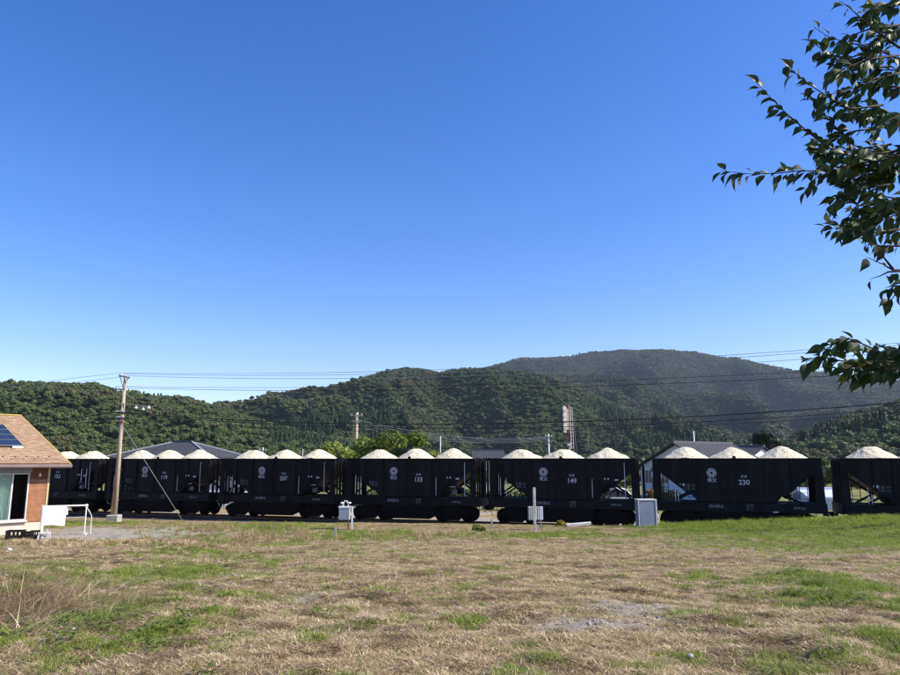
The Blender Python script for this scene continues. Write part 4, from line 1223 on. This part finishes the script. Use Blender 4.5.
# grey hip roof behind the pole wagon
def at_ground(px, Y):
    p = P(px, 480, Y); p.z = tz(p.x, p.y); return p
c = at_ground(180, 72)
zr_t = P(190, 442.5, 72).z-c.z; ze = P(190, 461, 68).z-c.z
hs = gable_house('far_house', c, R(-8), 10.2, 8.6, ze+.3, zr_t-ze-.5, wallc, 'house with grey tiled hip roof and white wall behind the pole wagon', .6, True,
            [('f', -3, .9, 1.6, 1.9), ('f', 0, 1.0, 1.6, 1.2), ('f', 2.6, .9, 1.2, 1.2), ('f', 4.4, .5, .7, 1.7)])[0]
MB().box(-3.2, -1.2, -2.6, -1.6, 0, .08).build('roof_window', wdark, hs).location = (0, 0, zr_t-1.15)
bpy.data.objects['roof_window'].rotation_euler = (R(18), 0, 0)
# pale wing in the gap between the two wagons
c = at_ground(232, 62)
gable_house('far_shed', c, R(10), 3.6, 3.4, 2.4, 1.05, wallw, 'small white walled annex seen through the gap left of wagon 207', .3, False, [('f', .4, .6, 1.2, 1.1)])
# white gabled house behind wagon 230
c = at_ground(706, 78)
ze = P(640, 468, 74).z-c.z; zr_t = P(690, 444, 76).z-c.z
gable_house('white_house', c, R(38), 10.5, 9.2, ze+.1, zr_t-ze-.2, wallw, 'white two storey house with dark tiled gable roof behind wagon 230', .55, False,
            [('l', 3.6, ze*.50, .75, 1.3), ('l', 1.5, ze*.50, .75, 1.3), ('l', 3.0, ze*.9-.1, .5, .45), ('l', -1.6, ze*.48, 1.2, 1.3), ('l', 2.4, .5, 1.5, 1.6), ('f', -2, 1, 1.8, 1.4), ('f', 2, 1, 1.8, 1.4)])
c = at_ground(744, 84)
gable_house('far_house', c, R(-52), 5, 6.0, P(744, 458, 84).z-c.z, P(744, 446, 84).z-P(744, 458, 84).z-.3, wallw, 'smaller house with white gable peeping right of the dark tiled roof', .3, False)
c = at_ground(488, 96)
gable_house('far_house', c, R(0), 3.6, 5, P(488, 459.5, 96).z-c.z, P(488, 452.5, 96).z-P(488, 459.5, 96).z, wallc, 'distant house with low grey roof between wagons 133 and 149', .4, False, [('f', 0, 1.2, 1.2, 1.2)])
c = at_ground(818, 60)
gable_house('low_shed', c, R(0), 3.2, 3, P(820, 498.5, 58.5).z-c.z, .45, wallw, 'low pale roofed shed seen in the gap right of wagon 230', .2, False)
bpy.data.objects['low_shed'].children[1].data.materials.clear() if False else None
for ch in [o for o in bpy.data.objects if o.parent and o.parent.name == 'low_shed' and o.name.startswith(('roof', 'ridge'))]:
    ch.data.materials.clear(); ch.data.materials.append(mat('pale_blue_sheet', (.50,.56,.66), .5, (.58,.63,.72), scale=3))

# a small white van parked beyond the line
c = at_ground(617, 57.5)
van = empty('parked_van', c, R(4)); tag(van, 'white van parked behind wagon 149, seen under the sloping hopper end', 'van')
vp = [(-1.65,.30), (1.55,.30), (1.66,.55), (1.62,.88), (1.10,1.02), (.62,1.62), (.40,1.76), (-1.45,1.80), (-1.64,1.60), (-1.68,.8)]
MB().prism(vp, -.73, .73).build('body', mat('van_white', (.68,.70,.70), .25, spec=.6), van, bevel=.05)
for s in (-1, 1):
    MB().poly([(x, s*.735, z) for x, z in ((-1.45,1.06), (-.55,1.06), (-.55,1.60), (-1.40,1.60))]).poly([(x, s*.735, z) for x, z in ((-.47,1.06), (.95,1.06), (.55,1.56), (-.47,1.60))]).build('side_window', wdark, van)
    for x in (-1.08, 1.05): MB().lathe([(.10,-.09), (.28,-.09), (.30,0), (.28,.09), (.10,.09)], 16, (x, s*.66, .29), axis='y').build('wheel', crm, van)

# ------------------------------------------------------------------ trees behind the train
def leafy_tree(name, px, Y, top_row, width_px, label, m, kind='round', n=5200, leaf=.16, seed=0, group='trees behind the train', lobes=9):
    r = np.random.default_rng(seed)
    b0 = at_ground(px, Y); zt = P(px, top_row, Y).z; H = zt-b0.z; W = width_px*Y/710/2
    e = empty(name, b0); tag(e, label, 'tree', group)
    tk = MB()
    tk.tube([(0,0,-.2), (.05,0,H*.3), (.12,.05,H*.55), (.08,0,H*.85)], [W*.08+.07, W*.07+.04, W*.05+.02, .03], 8)
    C = []; Rr = []
    for i in range(lobes):
        a = i*2.4+r.random(); q = W*(.25+.5*math.sqrt((i+.5)/lobes)) if kind == 'round' else W*.4*(1-i/lobes)
        zc = H*(.36+.52*r.random()) if kind == 'round' else H*(.2+.72*i/lobes)
        t = W*(.30+.22*r.random()) if kind == 'round' else W*(.70*(1-i/(lobes+1)))+.15
        t = min(t, (H-zc)/.85+.05)
        C.append((math.cos(a)*q, math.sin(a)*q, zc)); Rr.append((t, t, t*.85))
        tk.tube([(.05, 0, H*.25+.03*i), (math.cos(a)*q*.5, math.sin(a)*q*.5, zc*.8), C[-1]], [.07, .05, .02], 5)
    tk.build('trunk', mat(name+'_bark', (.06,.045,.03), .9, (.12,.09,.06), scale=9), e)
    V, F = clump_cloud(np.array(C), np.array(Rr), n, leaf, seed=seed, jitter=.8, inner=.85)
    link_mesh('crown', np_mesh('crown', V, F), e, m)
    return e
lm_yel = leafmat('yellow_green_leaf', [(.06,.09,.014), (.13,.18,.028), (.23,.28,.05), (.40,.39,.09)], .35, per='island')
lm_drk = leafmat('dark_leaf', [(.012,.022,.010), (.022,.036,.014), (.035,.05,.018)], .15)
lm_mid = leafmat('mid_leaf', [(.035,.06,.016), (.06,.09,.025), (.10,.12,.04), (.15,.13,.05)], .25)
leafy_tree('persimmon_tree', 350, 66, 436, 66, 'yellow green leafy tree left of the concrete pole behind wagon 133', lm_yel, seed=1)
leafy_tree('persimmon_tree', 392, 64, 431.5, 74, 'broad yellow green tree right of the concrete pole behind wagon 133', lm_yel, seed=2)
leafy_tree('persimmon_tree', 426, 67, 437, 52, 'lower yellowing tree ending at the short pale pole', lm_yel, seed=3, n=3600)
leafy_tree('persimmon_tree', 334, 62, 449, 24, 'small green tree in the gap between wagons 207 and 133', lm_yel, seed=4, n=2500)
leafy_tree('dark_tree', 772, 88, 432, 40, 'dark bushy tree above the right heap of wagon 230', lm_drk, seed=5, lobes=12, leaf=.2)
leafy_tree('dark_tree', 792, 92, 444, 26, 'low dark tree right of the bushy one', lm_drk, seed=6, n=3000, leaf=.2)
leafy_tree('green_tree', 806, 64, 462, 22, 'mid green tree in the gap right of wagon 230', lm_mid, seed=7, n=3500)
leafy_tree('green_tree', 822, 70, 458, 24, 'browning tree seen between the last two wagons', lm_mid, seed=8, n=3500)
leafy_tree('green_tree', 846, 66, 466, 34, 'rusty green tree framed by the last wagon end opening', lm_mid, seed=9, n=4500)
leafy_tree('green_tree', 788, 62, 468, 26, 'green shrub behind the right end opening of wagon 230', lm_mid, seed=10, n=3500)
leafy_tree('green_tree', 870, 74, 470, 30, 'shadowy tree behind the last wagon', lm_mid, seed=11, n=3500)
leafy_tree('green_tree', 470, 86, 462, 30, 'dim green tree between wagons 133 and 149', lm_mid, seed=12, n=3000)
leafy_tree('green_tree', 610, 82, 462, 50, 'green tree behind the right end of wagon 149', lm_mid, seed=13, n=4000)
leafy_tree('orange_shrub', 649, 56, 484, 9, 'small orange brown shrub in front of the white house', leafmat('orange_leaf', [(.20,.09,.03), (.32,.16,.06), (.12,.10,.03)], .3), seed=14, n=700, leaf=.09, group=None)
for (pxa, pxb, Yh, lab) in ((372, 470, 60, 'low dark hedge behind wagon 133, seen through its end openings'), (492, 600, 58, 'dark hedge left of the parked white van, seen under the hopper slopes'), (655, 672, 60, 'short clipped hedge in front of the white house')):
    A_ = at_ground(pxa, Yh); B_ = at_ground(pxb, Yh-2); nseg = max(2, int((B_-A_).length/.9))
    cc = [np.array(A_.lerp(B_, i/nseg)-A_)+np.array([0, random.uniform(-.2, .2), .75+random.uniform(-.1, .15)]) for i in range(nseg+1)]
    V_, F_ = clump_cloud(np.array(cc), np.array([[.75, .6, .85]]*(nseg+1)), 420*(nseg+1), .10, seed=pxa, jitter=.8, inner=.6)
    o = link_mesh('hedge', np_mesh('hedge', V_, F_), None, lm_mid if pxa < 400 else lm_drk); o.location = A_; tag(o, lab, 'hedge', 'low hedges behind the train')
# hedge mass along the valley floor far behind
def hedge_band():
    r = np.random.default_rng(77)
    n = 900
    px = r.uniform(-40, 1000, n); Y = r.uniform(110, 300, n)
    X = (px-450)/710*Y
    z = terrain(X, Y, False)
    srcs = copies(src_broad)
    for k, s in enumerate(srcs): s.name = 'valley_%s_crown' % 'abcd'[k]
    sc = r.uniform(.35, .75, n)
    o = gn_scatter('valley_trees', np.stack([X, Y, z-1.0], 1), r.random(n)*6.28, sc, r.integers(0, 4, n), srcs)
    tag(o, 'belt of low trees on the valley floor behind the houses', 'trees', kind='stuff')
hedge_band()

# ------------------------------------------------------------------ grass, straw and weeds on the field
def blades(n, length, width, spread, lean, seed, curve=.35, segs=2, az=None):
    r = np.random.default_rng(seed); V = []; F = []
    for i in range(n):
        a = r.random()*6.28 if az is None else r.normal(0, az); l = length*(.5+.7*r.random()); q = r.random()**.7*spread; b_ = r.random()*6.28
        base_ = np.array([math.cos(b_)*q, math.sin(b_)*q, 0]); d = np.array([math.cos(a), math.sin(a), 0]); s = np.array([-d[1], d[0], 0])*width*(.6+.7*r.random())
        th = lean[0]+(lean[1]-lean[0])*r.random(); p = base_.copy()
        k0 = len(V); 
        for j in range(segs+1):
            t = j/segs; w_ = s*(1-t*.92)
            V += [tuple(p-w_), tuple(p+w_)]
            an = max(0.03, th-curve*t*1.5)
            p = p+(d*math.cos(an)+np.array([0, 0, math.sin(an)]))*l/segs
        for j in range(segs): F.append((k0+2*j, k0+2*j+1, k0+2*j+3, k0+2*j+2))
    return V, F
def src(name, VF, m):
    me = bpy.data.meshes.new(name); me.from_pydata(VF[0], [], VF[1]); me.materials.append(m); return bpy.data.objects.new(name, me)
lm_straw = leafmat('straw', [(.085,.054,.026), (.24,.165,.082), (.41,.305,.16), (.60,.48,.275), (.88,.77,.52)], .12, per='island')
lm_grass = leafmat('grass_blade', [(.07,.095,.012), (.14,.20,.02), (.22,.30,.035), (.34,.40,.06), (.50,.48,.15)], .4, per='island')
lm_weed = leafmat('weed_leaf', [(.055,.085,.014), (.10,.15,.022), (.17,.23,.035), (.25,.29,.06)], .35, per='island')
lm_dark = leafmat('dry_brown', [(.08,.05,.024), (.17,.11,.055), (.30,.21,.11)], .1, per='island')
def broadleaf(n, seed, size=.035):
    r = np.random.default_rng(seed); V = []; F = []
    for i in range(n):
        a = r.random()*6.28; q = r.random()**.5*.13; c_ = np.array([math.cos(a)*q, math.sin(a)*q, .015+r.random()*.07])
        t = r.random()*6.28; d = np.array([math.cos(t), math.sin(t), r.uniform(-.3, .6)]); d /= np.linalg.norm(d); s = np.cross(d, [0, 0, 1]); s /= np.linalg.norm(s)
        up = np.cross(s, d); L = size*(.6+.8*r.random()); k0 = len(V)
        V += [tuple(c_-d*L*.6), tuple(c_-s*L*.42+up*.004), tuple(c_+d*L*.8), tuple(c_+s*L*.42+up*.004)]; F.append((k0, k0+1, k0+2, k0+3))
    return V, F
S_straw = [src('straw_%s' % 'abcd'[i], blades(24, .062, .0030, .085, (.02, .50), 100+i, .2), lm_straw) for i in range(4)]+[src('straw_e', blades(30, .07, .003, .12, (.0, .3), 105, .1), lm_dark)]
S_grass = [src('grass_%s' % 'abc'[i], blades(30, .060, .0026, .075, (.5, 1.4), 120+i, .5), lm_grass) for i in range(3)]
S_weed = [src('weed_%s' % 'abc'[i], broadleaf(26, 140+i), lm_weed) for i in range(3)]
S_long = [src('stalk_%s' % 'abc'[i], blades(9, .62, .0042, .16, (.10, .6), 160+i, .35, 3, .6), lm_dark if i == 2 else lm_straw) for i in range(3)]
S_stub = [src('stubble_%s' % 'ab'[i], blades(26, .10, .005, .05, (.8, 1.5), 180+i, .25), lm_straw) for i in range(2)]

def sample(n, y0, y1, pw, seed, margin=1.12):
    """random points on the field, density falling with distance"""
    r = np.random.default_rng(seed)
    u = r.random(n)
    e = 2-pw                                   # density ~ y^-pw over a fan of width ~ y
    y = (y0**e+u*(y1**e-y0**e))**(1/e) if abs(e) > 1e-6 else y0*np.exp(u*math.log(y1/y0))
    x = r.uniform(-.65, .65, n)*margin*y
    return x, y, r
def drop(x, y):
    dt = (T0.x-x)*(-TN.x)+(T0.y-y)*(-TN.y)
    return dt
# straw everywhere
x, y, r = sample(125000, 4.3, 42, 1.55, 1)
g_, v_, b_ = masks(x, y); dt = drop(x, y)
hx = (x-HE.x)*math.cos(R(48))+(y-HE.y)*math.sin(R(48)); hy = -(x-HE.x)*math.sin(R(48))+(y-HE.y)*math.cos(R(48))
inhouse = (hx < 0) & (hy > .4)
ok = (r.random(len(x)) > g_*.5) & (r.random(len(x)) > v_*.85) & (dt > 2.6) & ~inhouse
x, y, g_, v_ = x[ok], y[ok], g_[ok], v_[ok]
pick = r.integers(0, 4, len(x)); darkp = fbm(x*1.7+70, y*1.7, 3); pick = np.where((darkp+r.normal(size=len(x))*.14) > .66, 4, pick)
sc = (.55+.8*r.random(len(x)))*(1+.02*y)*(1-.35*v_)
o = gn_scatter('dry_grass', np.stack([x, y, terrain(x, y)-.004], 1), r.random(len(x))*6.28, sc, pick, S_straw)
tag(o, 'matted dry straw coloured cut grass covering the field', 'dry grass', kind='stuff')
# green grass
x, y, r = sample(120000, 4.3, 44, 1.45, 2)
g_, v_, b_ = masks(x, y); dt = drop(x, y)
hx = (x-HE.x)*math.cos(R(48))+(y-HE.y)*math.sin(R(48)); hy = -(x-HE.x)*math.sin(R(48))+(y-HE.y)*math.cos(R(48))
ok = (r.random(len(x)) < g_*.95+.05) & (r.random(len(x)) > v_*.9) & (dt > 2.7) & ~((hx < 0) & (hy > .4))
x, y, g_ = x[ok], y[ok], g_[ok]; dt = dt[ok]
rise = sst(8, 11, x)*sst(9, 5, dt)
sc = (.5+.75*r.random(len(x)))*(1+.028*y)*(.75+.35*g_)*(1+.7*rise)
o = gn_scatter('green_grass', np.stack([x, y, terrain(x, y)-.004], 1), r.random(len(x))*6.28, np.stack([sc, sc, sc*(.7+.6*r.random(len(x)))], 1), r.integers(0, 3, len(x)), S_grass)
tag(o, 'patches of fresh green grass growing through the straw', 'grass', kind='stuff')
# broad leaved weeds, near
x, y, r = sample(26000, 4.3, 24, 1.5, 3)
g_, v_, b_ = masks(x, y); w2 = fbm(x*1.6+11, y*1.6+60, 3)
ok = (r.random(len(x)) < np.clip(g_-.35, 0, 1)*np.clip((w2-.47)*4, 0, 1)*.7+np.exp(-((x+3.6)/1.6)**2-((y-7.4)/1.4)**2)*.10)
x, y = x[ok], y[ok]
sc = (.5+.7*r.random(len(x)))*(1+.01*y)
o = gn_scatter('ground_weeds', np.stack([x, y, terrain(x, y)], 1), r.random(len(x))*6.28, sc, r.integers(0, 3, len(x)), S_weed)
tag(o, 'low broad leaved weeds among the grass in the foreground', 'weeds', kind='stuff')
# long dry stalks heaped at the left edge, and stragglers
r = np.random.default_rng(9); n = 300
gq = G(8, 605); x = r.normal(gq.x, .75, n); y = r.normal(gq.y, .9, n)
x2 = r.uniform(-12, 12, 420); y2 = r.uniform(6, 26, 420); x = np.concatenate([x, x2]); y = np.concatenate([y, y2]); n = len(x)
sc = np.where(np.arange(n) < 300, .55+.8*r.random(n), .12+.2*r.random(n))
o = gn_scatter('dry_stalks', np.stack([x, y, terrain(x, y)], 1), r.normal(.9, .5, n), sc, r.choice([0, 1, 2, 2, 2, 2, 2, 2, 2], n), S_long)
tag(o, 'heap of long pale dry stalks on the bank at the left edge', 'dry stalks', kind='stuff')
# row of cut stubble along the edge of the field above the gravel
n = 1500; x = r.uniform(-13, -4.2, n); y = r.normal(18.6, .38, n); 
sc = .55+.7*r.random(n)
o = gn_scatter('stubble', np.stack([x, y, terrain(x, y)], 1), r.random(n)*6.28, sc, r.integers(0, 2, n), S_stub)
tag(o, 'ragged row of cut pale stubble along the field edge before the gravel', 'stubble', kind='stuff')
# taller reddish dry weeds near the embankment, middle left
n = 260; cx = np.array([G(230, 537).x, G(285, 540).x, G(435, 538).x, G(215, 530).x]); cy = np.array([G(230, 537).y, G(285, 540).y, G(435, 538).y, G(215, 530).y])
kk = r.integers(0, 4, n); x = cx[kk]+r.normal(size=n)*1.5; y = cy[kk]+r.normal(size=n)*1.2
o = gn_scatter('reddish_weeds', np.stack([x, y, terrain(x, y)], 1), r.random(n)*6.28, .6+.7*r.random(n), r.integers(0, 2, n),
               [src('tall_a', blades(30, .30, .006, .16, (.6, 1.4), 200, .3), leafmat('reddish_dry', [(.20,.12,.06), (.34,.23,.12), (.50,.38,.21)], .15)), src('tall_b', blades(30, .22, .006, .2, (.4, 1.3), 201, .3), lm_straw)])
tag(o, 'reddish brown dry weeds between the field and the embankment', 'dry weeds', kind='stuff')
# dry grass on the embankment along the ballast
n = 16000; s_ = r.uniform(-14, 40, n); of = r.uniform(2.3, 7.5, n)
px_ = T0.x+TD.x*s_+TN.x*of; py_ = T0.y+TD.y*s_+TN.y*of
o = gn_scatter('embankment_grass', np.stack([px_, py_, terrain(px_, py_)], 1), r.random(n)*6.28, 1.3+.9*r.random(n), r.integers(0, 5, n), copies(S_straw))
tag(o, 'brown dry grass on the embankment just below the rails', 'dry grass', kind='stuff')
# gravel chips
r = np.random.default_rng(14); x, y, r = sample(30000, 4.3, 16, 1.5, 15)
g_, v_, b_ = masks(x, y); ok = r.random(len(x)) < v_+.05; x, y = x[ok], y[ok]
import bmesh
bm = bmesh.new(); bmesh.ops.create_icosphere(bm, subdivisions=1, radius=.012); 
for v in bm.verts: v.co = Vector((v.co.x*random.uniform(.7,1.4), v.co.y*random.uniform(.7,1.3), v.co.z*random.uniform(.5,.9)))
cm = bpy.data.meshes.new('chip'); bm.to_mesh(cm); bm.free(); cm.materials.append(leafmat('gravel_chip', [(.14,.13,.12), (.26,.245,.22), (.38,.36,.33), (.50,.47,.43)], 0, .9, per='obj'))
o = gn_scatter('gravel', np.stack([x, y, terrain(x, y)], 1), r.random(len(x))*6.28, .5+1.3*r.random(len(x))**2, np.zeros(len(x), int), [bpy.data.objects.new('chip', cm)])
tag(o, 'loose grey gravel on the bare patches of the field', 'gravel', kind='stuff')
# yellowing weed by the slabs
g0 = G(561, 527)
V_, F_ = clump_cloud(np.array([[0,0,.18], [.15,0,.10], [-.16,.02,.1]]), np.array([[.2,.15,.16], [.14,.1,.1], [.15,.1,.1]]), 260, .045, seed=4, jitter=.9, inner=.8)
o = link_mesh('yellow_weed', np_mesh('yellow_weed', V_, F_), None, leafmat('yellow_weed', [(.20,.16,.03), (.42,.30,.05), (.30,.14,.03)], .3)); o.location = g0
tag(o, 'small yellow orange weed at the left end of the slabs', 'weed')
g0 = G(527, 533)
V_, F_ = clump_cloud(np.array([[0,0,.2], [.2,0,.12]]), np.array([[.2,.2,.2], [.2,.15,.14]]), 200, .06, seed=5, jitter=.9, inner=.8)
o = link_mesh('green_bush', np_mesh('green_bush', V_, F_), None, lm_weed); o.location = g0+Vector((-2.2, 0, 0)); tag(o, 'small leafy green bush on the embankment left of the marker post', 'bush')

# ------------------------------------------------------------------ the tree reaching in at the upper right
tb = Vector((4.7, 2.9, tz(4.7, 2.9)))
tree = empty('cherry_tree', tb); tag(tree, 'leafy dark branches of a tree hanging in at the upper right corner', 'tree')
bark = mat('cherry_bark', (.022,.016,.013), .85, (.055,.04,.03), scale=20, bump=.4)
lm_leaf = leafmat('cherry_leaf', [(.014,.032,.008), (.026,.052,.011), (.045,.08,.016), (.11,.14,.03)], .25, .5, per='obj')
lm_leafy = leafmat('yellowing_leaf', [(.30,.26,.07), (.45,.40,.18), (.25,.12,.05)], .3, .5, per='obj')
MB().tube([(0,0,-.2), (.05,.05,.9), (-.05,.1,1.8), (.0,.12,2.7), (.1,.2,4.6)], [.17,.14,.12,.10,.05], 12).build('trunk', bark, tree, smooth=True)
YB = 3.2
def tw(pts, Y=YB, dY=0.0):
    n = len(pts)
    return [P(a, b, Y+dY*(i/max(1, n-1)))-tb for i, (a, b) in enumerate(pts)]
twigs = [  # tip first, running towards the right edge and the trunk
 ([(722,171),(750,174),(775,173.5),(800,171),(830,171),(862,163),(900,157),(960,158)], 3.1, .15),
 ([(757,83),(768,95),(785,112),(792,118),(808,132),(822,143),(838,153),(862,158),(905,163)], 3.25, .1),
 ([(785,64),(795,73),(812,86),(828,97),(845,108),(870,116),(905,122)], 3.3, .1),
 ([(814,27),(830,38),(850,43),(872,47),(890,55),(930,75)], 3.15, .2),
 ([(840,1),(850,8),(862,19),(875,30),(900,48)], 3.0, .1),
 ([(848,110),(870,115),(900,120),(960,130)], 3.3, .1),
 ([(820,156),(840,150),(862,155),(880,153),(900,151),(960,150)], 3.2, .1),
 ([(824,228),(845,229),(865,221),(880,212),(895,202),(960,190)], 3.1, .2),
 ([(806,190),(815,178),(830,172),(850,166)], 3.15, .0),
 ([(845,200),(860,206),(880,205),(905,199),(960,188)], 3.25, .1),
 ([(868,62),(880,70),(900,70),(960,70)], 3.3, .1), ([(855,95),(870,80),(900,73)], 3.2, .1),
 ([(861,18),(872,10),(885,5),(905,0)], 3.1, .0), ([(875,45),(885,35),(900,28),(950,10)], 3.1, .1),
 ([(867,242),(880,246),(900,246)], 3.2, .1), ([(866,257),(880,263),(893,270),(960,270)], 3.15, .1), ([(876,244),(882,255),(893,269)], 3.15, .05), ([(870,279),(880,276),(888,272),(905,271)], 3.2, 0), ([(884,250),(905,240)], 3.3, 0),
 ([(886,288),(895,284),(910,280)], 3.1, .0), ([(889,303),(897,292),(910,288)], 3.1, 0),
 ([(806,362),(818,356),(830,359),(850,362),(873,362),(905,362),(960,350)], 2.9, .2),
 ([(825,350),(838,340),(848,338),(865,345),(880,352),(905,356),(960,350)], 2.95, .2),
 ([(878,345),(888,350),(905,352)], 2.85, .1), ([(840,372),(855,366),(872,364)], 2.9, .05),
 ([(835,205),(842,190),(855,180),(870,170),(900,152)], 3.3, 0), ([(812,100),(825,115),(838,130),(850,140)], 3.35, 0), ([(850,70),(862,82),(880,85),(905,88)], 3.25, .1),
]
_tr = random.Random(33)
for _ in range(30):
    x0 = 905-abs(_tr.gauss(0, 1))*26; y0 = _tr.choice([_tr.uniform(0, 70), _tr.uniform(50, 130), _tr.uniform(120, 215), _tr.uniform(150, 245)])
    if x0 < 840: x0 = _tr.uniform(850, 900)
    if _ % 3 == 0: x0, y0 = _tr.uniform(835, 885), _tr.uniform(55, 185)
    a_ = _tr.uniform(-.75, .75); L_ = _tr.uniform(18, 42)
    twigs.append(([(x0-L_*math.cos(a_), y0+L_*math.sin(a_)), (x0-L_*.5, y0+L_*.42*math.sin(a_)), (x0, y0), (x0+30, y0-4)], _tr.uniform(2.95, 3.5), .1))
for _ in range(5):
    x0 = _tr.uniform(870, 905); y0 = _tr.uniform(348, 375); a_ = _tr.uniform(-.3, .6); L_ = _tr.uniform(14, 34)
    twigs.append(([(x0-L_*math.cos(a_), y0+L_*math.sin(a_)), (x0, y0), (x0+30, y0-3)], _tr.uniform(2.8, 3.2), .05))
leaf_spots = []
dense = {0:.9, 1:.95, 2:1, 3:.55, 4:.6, 5:1.15, 6:1.2, 7:.9, 8:1.2, 9:1.2, 10:1, 11:1, 12:1.2, 13:1.3, 14:1, 15:.15, 16:.1, 17:.12, 18:.2, 19:.8, 20:.8, 21:1.15, 22:1.0, 23:1.1, 24:1.3, 25:1.1, 26:1.1, 27:.9}
for ti, (pts, Y, dY) in enumerate(twigs):
    T = tw(pts, Y, dY)
    Rs = [.0012+.0055*(i/max(1, len(T)-1))**1.3 for i in range(len(T))]
    MB().tube(T, Rs, 5).build('twig', bark, tree, smooth=True)
    # leaves along the twig
    d_ = 0; step = .0165/dense.get(ti, .75)
    tot = 0; segs_ = []
    for a, b2 in zip(T[:-1], T[1:]): segs_.append((a, b2, (b2-a).length)); tot += (b2-a).length
    s = random.random()*.01; side = 1
    while s < tot:
        q = s
        for a, b2, L_ in segs_:
            if q <= L_: break
            q -= L_
        p = a.lerp(b2, min(1, q/L_)); dr_ = (a-b2).normalized()
        side = -side
        if not (p+tb).x/(p+tb).y > .72: leaf_spots.append((p, dr_, side))
        s += step*random.uniform(.7, 1.35)
# main limbs joining the twigs to the trunk
for pts in ([(0,.12,2.2), (-.9,.2,2.6), (-1.8,.3,2.55), (-2.3,.4,2.48)], [(0,.12,2.5), (-.8,.2,3.0), (-1.7,.35,3.0), (-2.3,.4,2.95)], [(0,.1,1.5), (-.9,.1,1.75), (-2.0,.1,1.83), (-2.45,.1,1.85)], [(0,.1,2.6), (.7,-.2,3.2), (1.2,-.4,3.7)], [(0,.1,2.4), (.3,.9,3.0), (.4,1.5,3.6)]):
    MB().tube(pts, [.07,.05,.03,.012][:len(pts)], 8).build('limb', bark, tree, smooth=True)
def cherry_leaf(seed, m):
    r = random.Random(seed); V = []; F = []; n = 7
    curl = r.uniform(.2, .55); fold = r.uniform(.15, .5)
    prof_ = [0.02, .22, .36, .40, .34, .20, .07, .0]
    for j in range(n+1):
        t = j/n; an = -curl*t*1.6
        x_ = math.sin(t*curl*1.8)/(curl*1.8); z_ = -(1-math.cos(t*curl*1.8))/(curl*1.8)
        w_ = prof_[j]*random.Random(seed).uniform(.48, .66)
        V += [(x_, -w_, z_+w_*fold), (x_, 0, z_), (x_, w_, z_+w_*fold*(.7+r.random()*.5))]
    for j in range(n):
        k0 = 3*j; F += [(k0, k0+3, k0+4, k0+1), (k0+1, k0+4, k0+5, k0+2)]
    k0 = len(V); V += [(-.16, -.012, .01), (-.16, .012, .01), (.02, .012, 0), (.02, -.012, 0)]; F.append((k0, k0+1, k0+2, k0+3))
    me = bpy.data.meshes.new('leaf'); me.from_pydata(V, [], F); me.materials.append(m)
    me.polygons.foreach_set('use_smooth', [True]*len(me.polygons)); return me
leaf_meshes = [cherry_leaf(i, lm_leaf) for i in range(7)]; leaf_y = [cherry_leaf(20+i, lm_leafy) for i in range(2)]
random.seed(21)
random.shuffle(leaf_spots)
def leaf_matrix(p, dr_, side):
    down = Vector((0, 0, -1)); out = Vector((random.uniform(-.5, .5), random.uniform(-.9, .9), 0))
    d = (dr_*random.uniform(.2, 1.2)+Vector((random.uniform(-.45, .1), 0, side*.6))+down*random.uniform(-.15, .95)+out*.6).normalized()
    nrm = Vector((random.uniform(-.6, .6), random.uniform(-1, .3), random.uniform(.1, 1.0)))
    yv = nrm.cross(d).normalized(); zv = d.cross(yv).normalized()
    M = Matrix((d, yv, zv)).transposed().to_4x4()
    s = random.uniform(.048, .094)
    M = Matrix.Translation(p+d*.012) @ M @ Matrix.Scale(s, 4)
    return M
for i, (p, d_, sd_) in enumerate(leaf_spots):
    me = random.choice(leaf_meshes) if random.random() > .03 else random.choice(leaf_y)
    if i < 298:
        o = link_mesh('leaf', me, tree); o.matrix_local = leaf_matrix(p, d_, sd_)
rest = leaf_spots[298:]
# leaves beyond the limit and the crown outside the picture, joined
VV = []; FF = []
def add_leaf(M, k):
    me = leaf_meshes[k % 7]; n0 = len(VV)
    for v in me.vertices: VV.append(tuple(M @ v.co))
    for f in me.polygons: FF.append(tuple(n0+i for i in f.vertices))
for i, (p, d_, sd_) in enumerate(rest): add_leaf(leaf_matrix(p, d_, sd_), i)
cr_ = random.Random(4)
for i in range(5200):
    a = cr_.random()*6.283; e_ = math.acos(cr_.uniform(-.6, 1)); q = (cr_.random())**.4
    p = Vector((math.cos(a)*math.sin(e_)*2.0*q+.25, math.sin(a)*math.sin(e_)*1.9*q-.1, 3.3+math.cos(e_)*1.7*q))
    wp = p+tb
    if wp.y > .3 and wp.x/wp.y < .80: continue
    d = Vector((cr_.uniform(-1, 1), cr_.uniform(-1, 1), cr_.uniform(-1.2, .3))).normalized()
    M = Matrix.Translation(p) @ d.to_track_quat('X', 'Z').to_matrix().to_4x4() @ Matrix.Scale(cr_.uniform(.07, .10), 4)
    add_leaf(M, i)
me = bpy.data.meshes.new('crown'); me.from_pydata(VV, [], FF); me.materials.append(lm_leaf)
o = link_mesh('crown', me, tree); tag(o, kind='stuff')
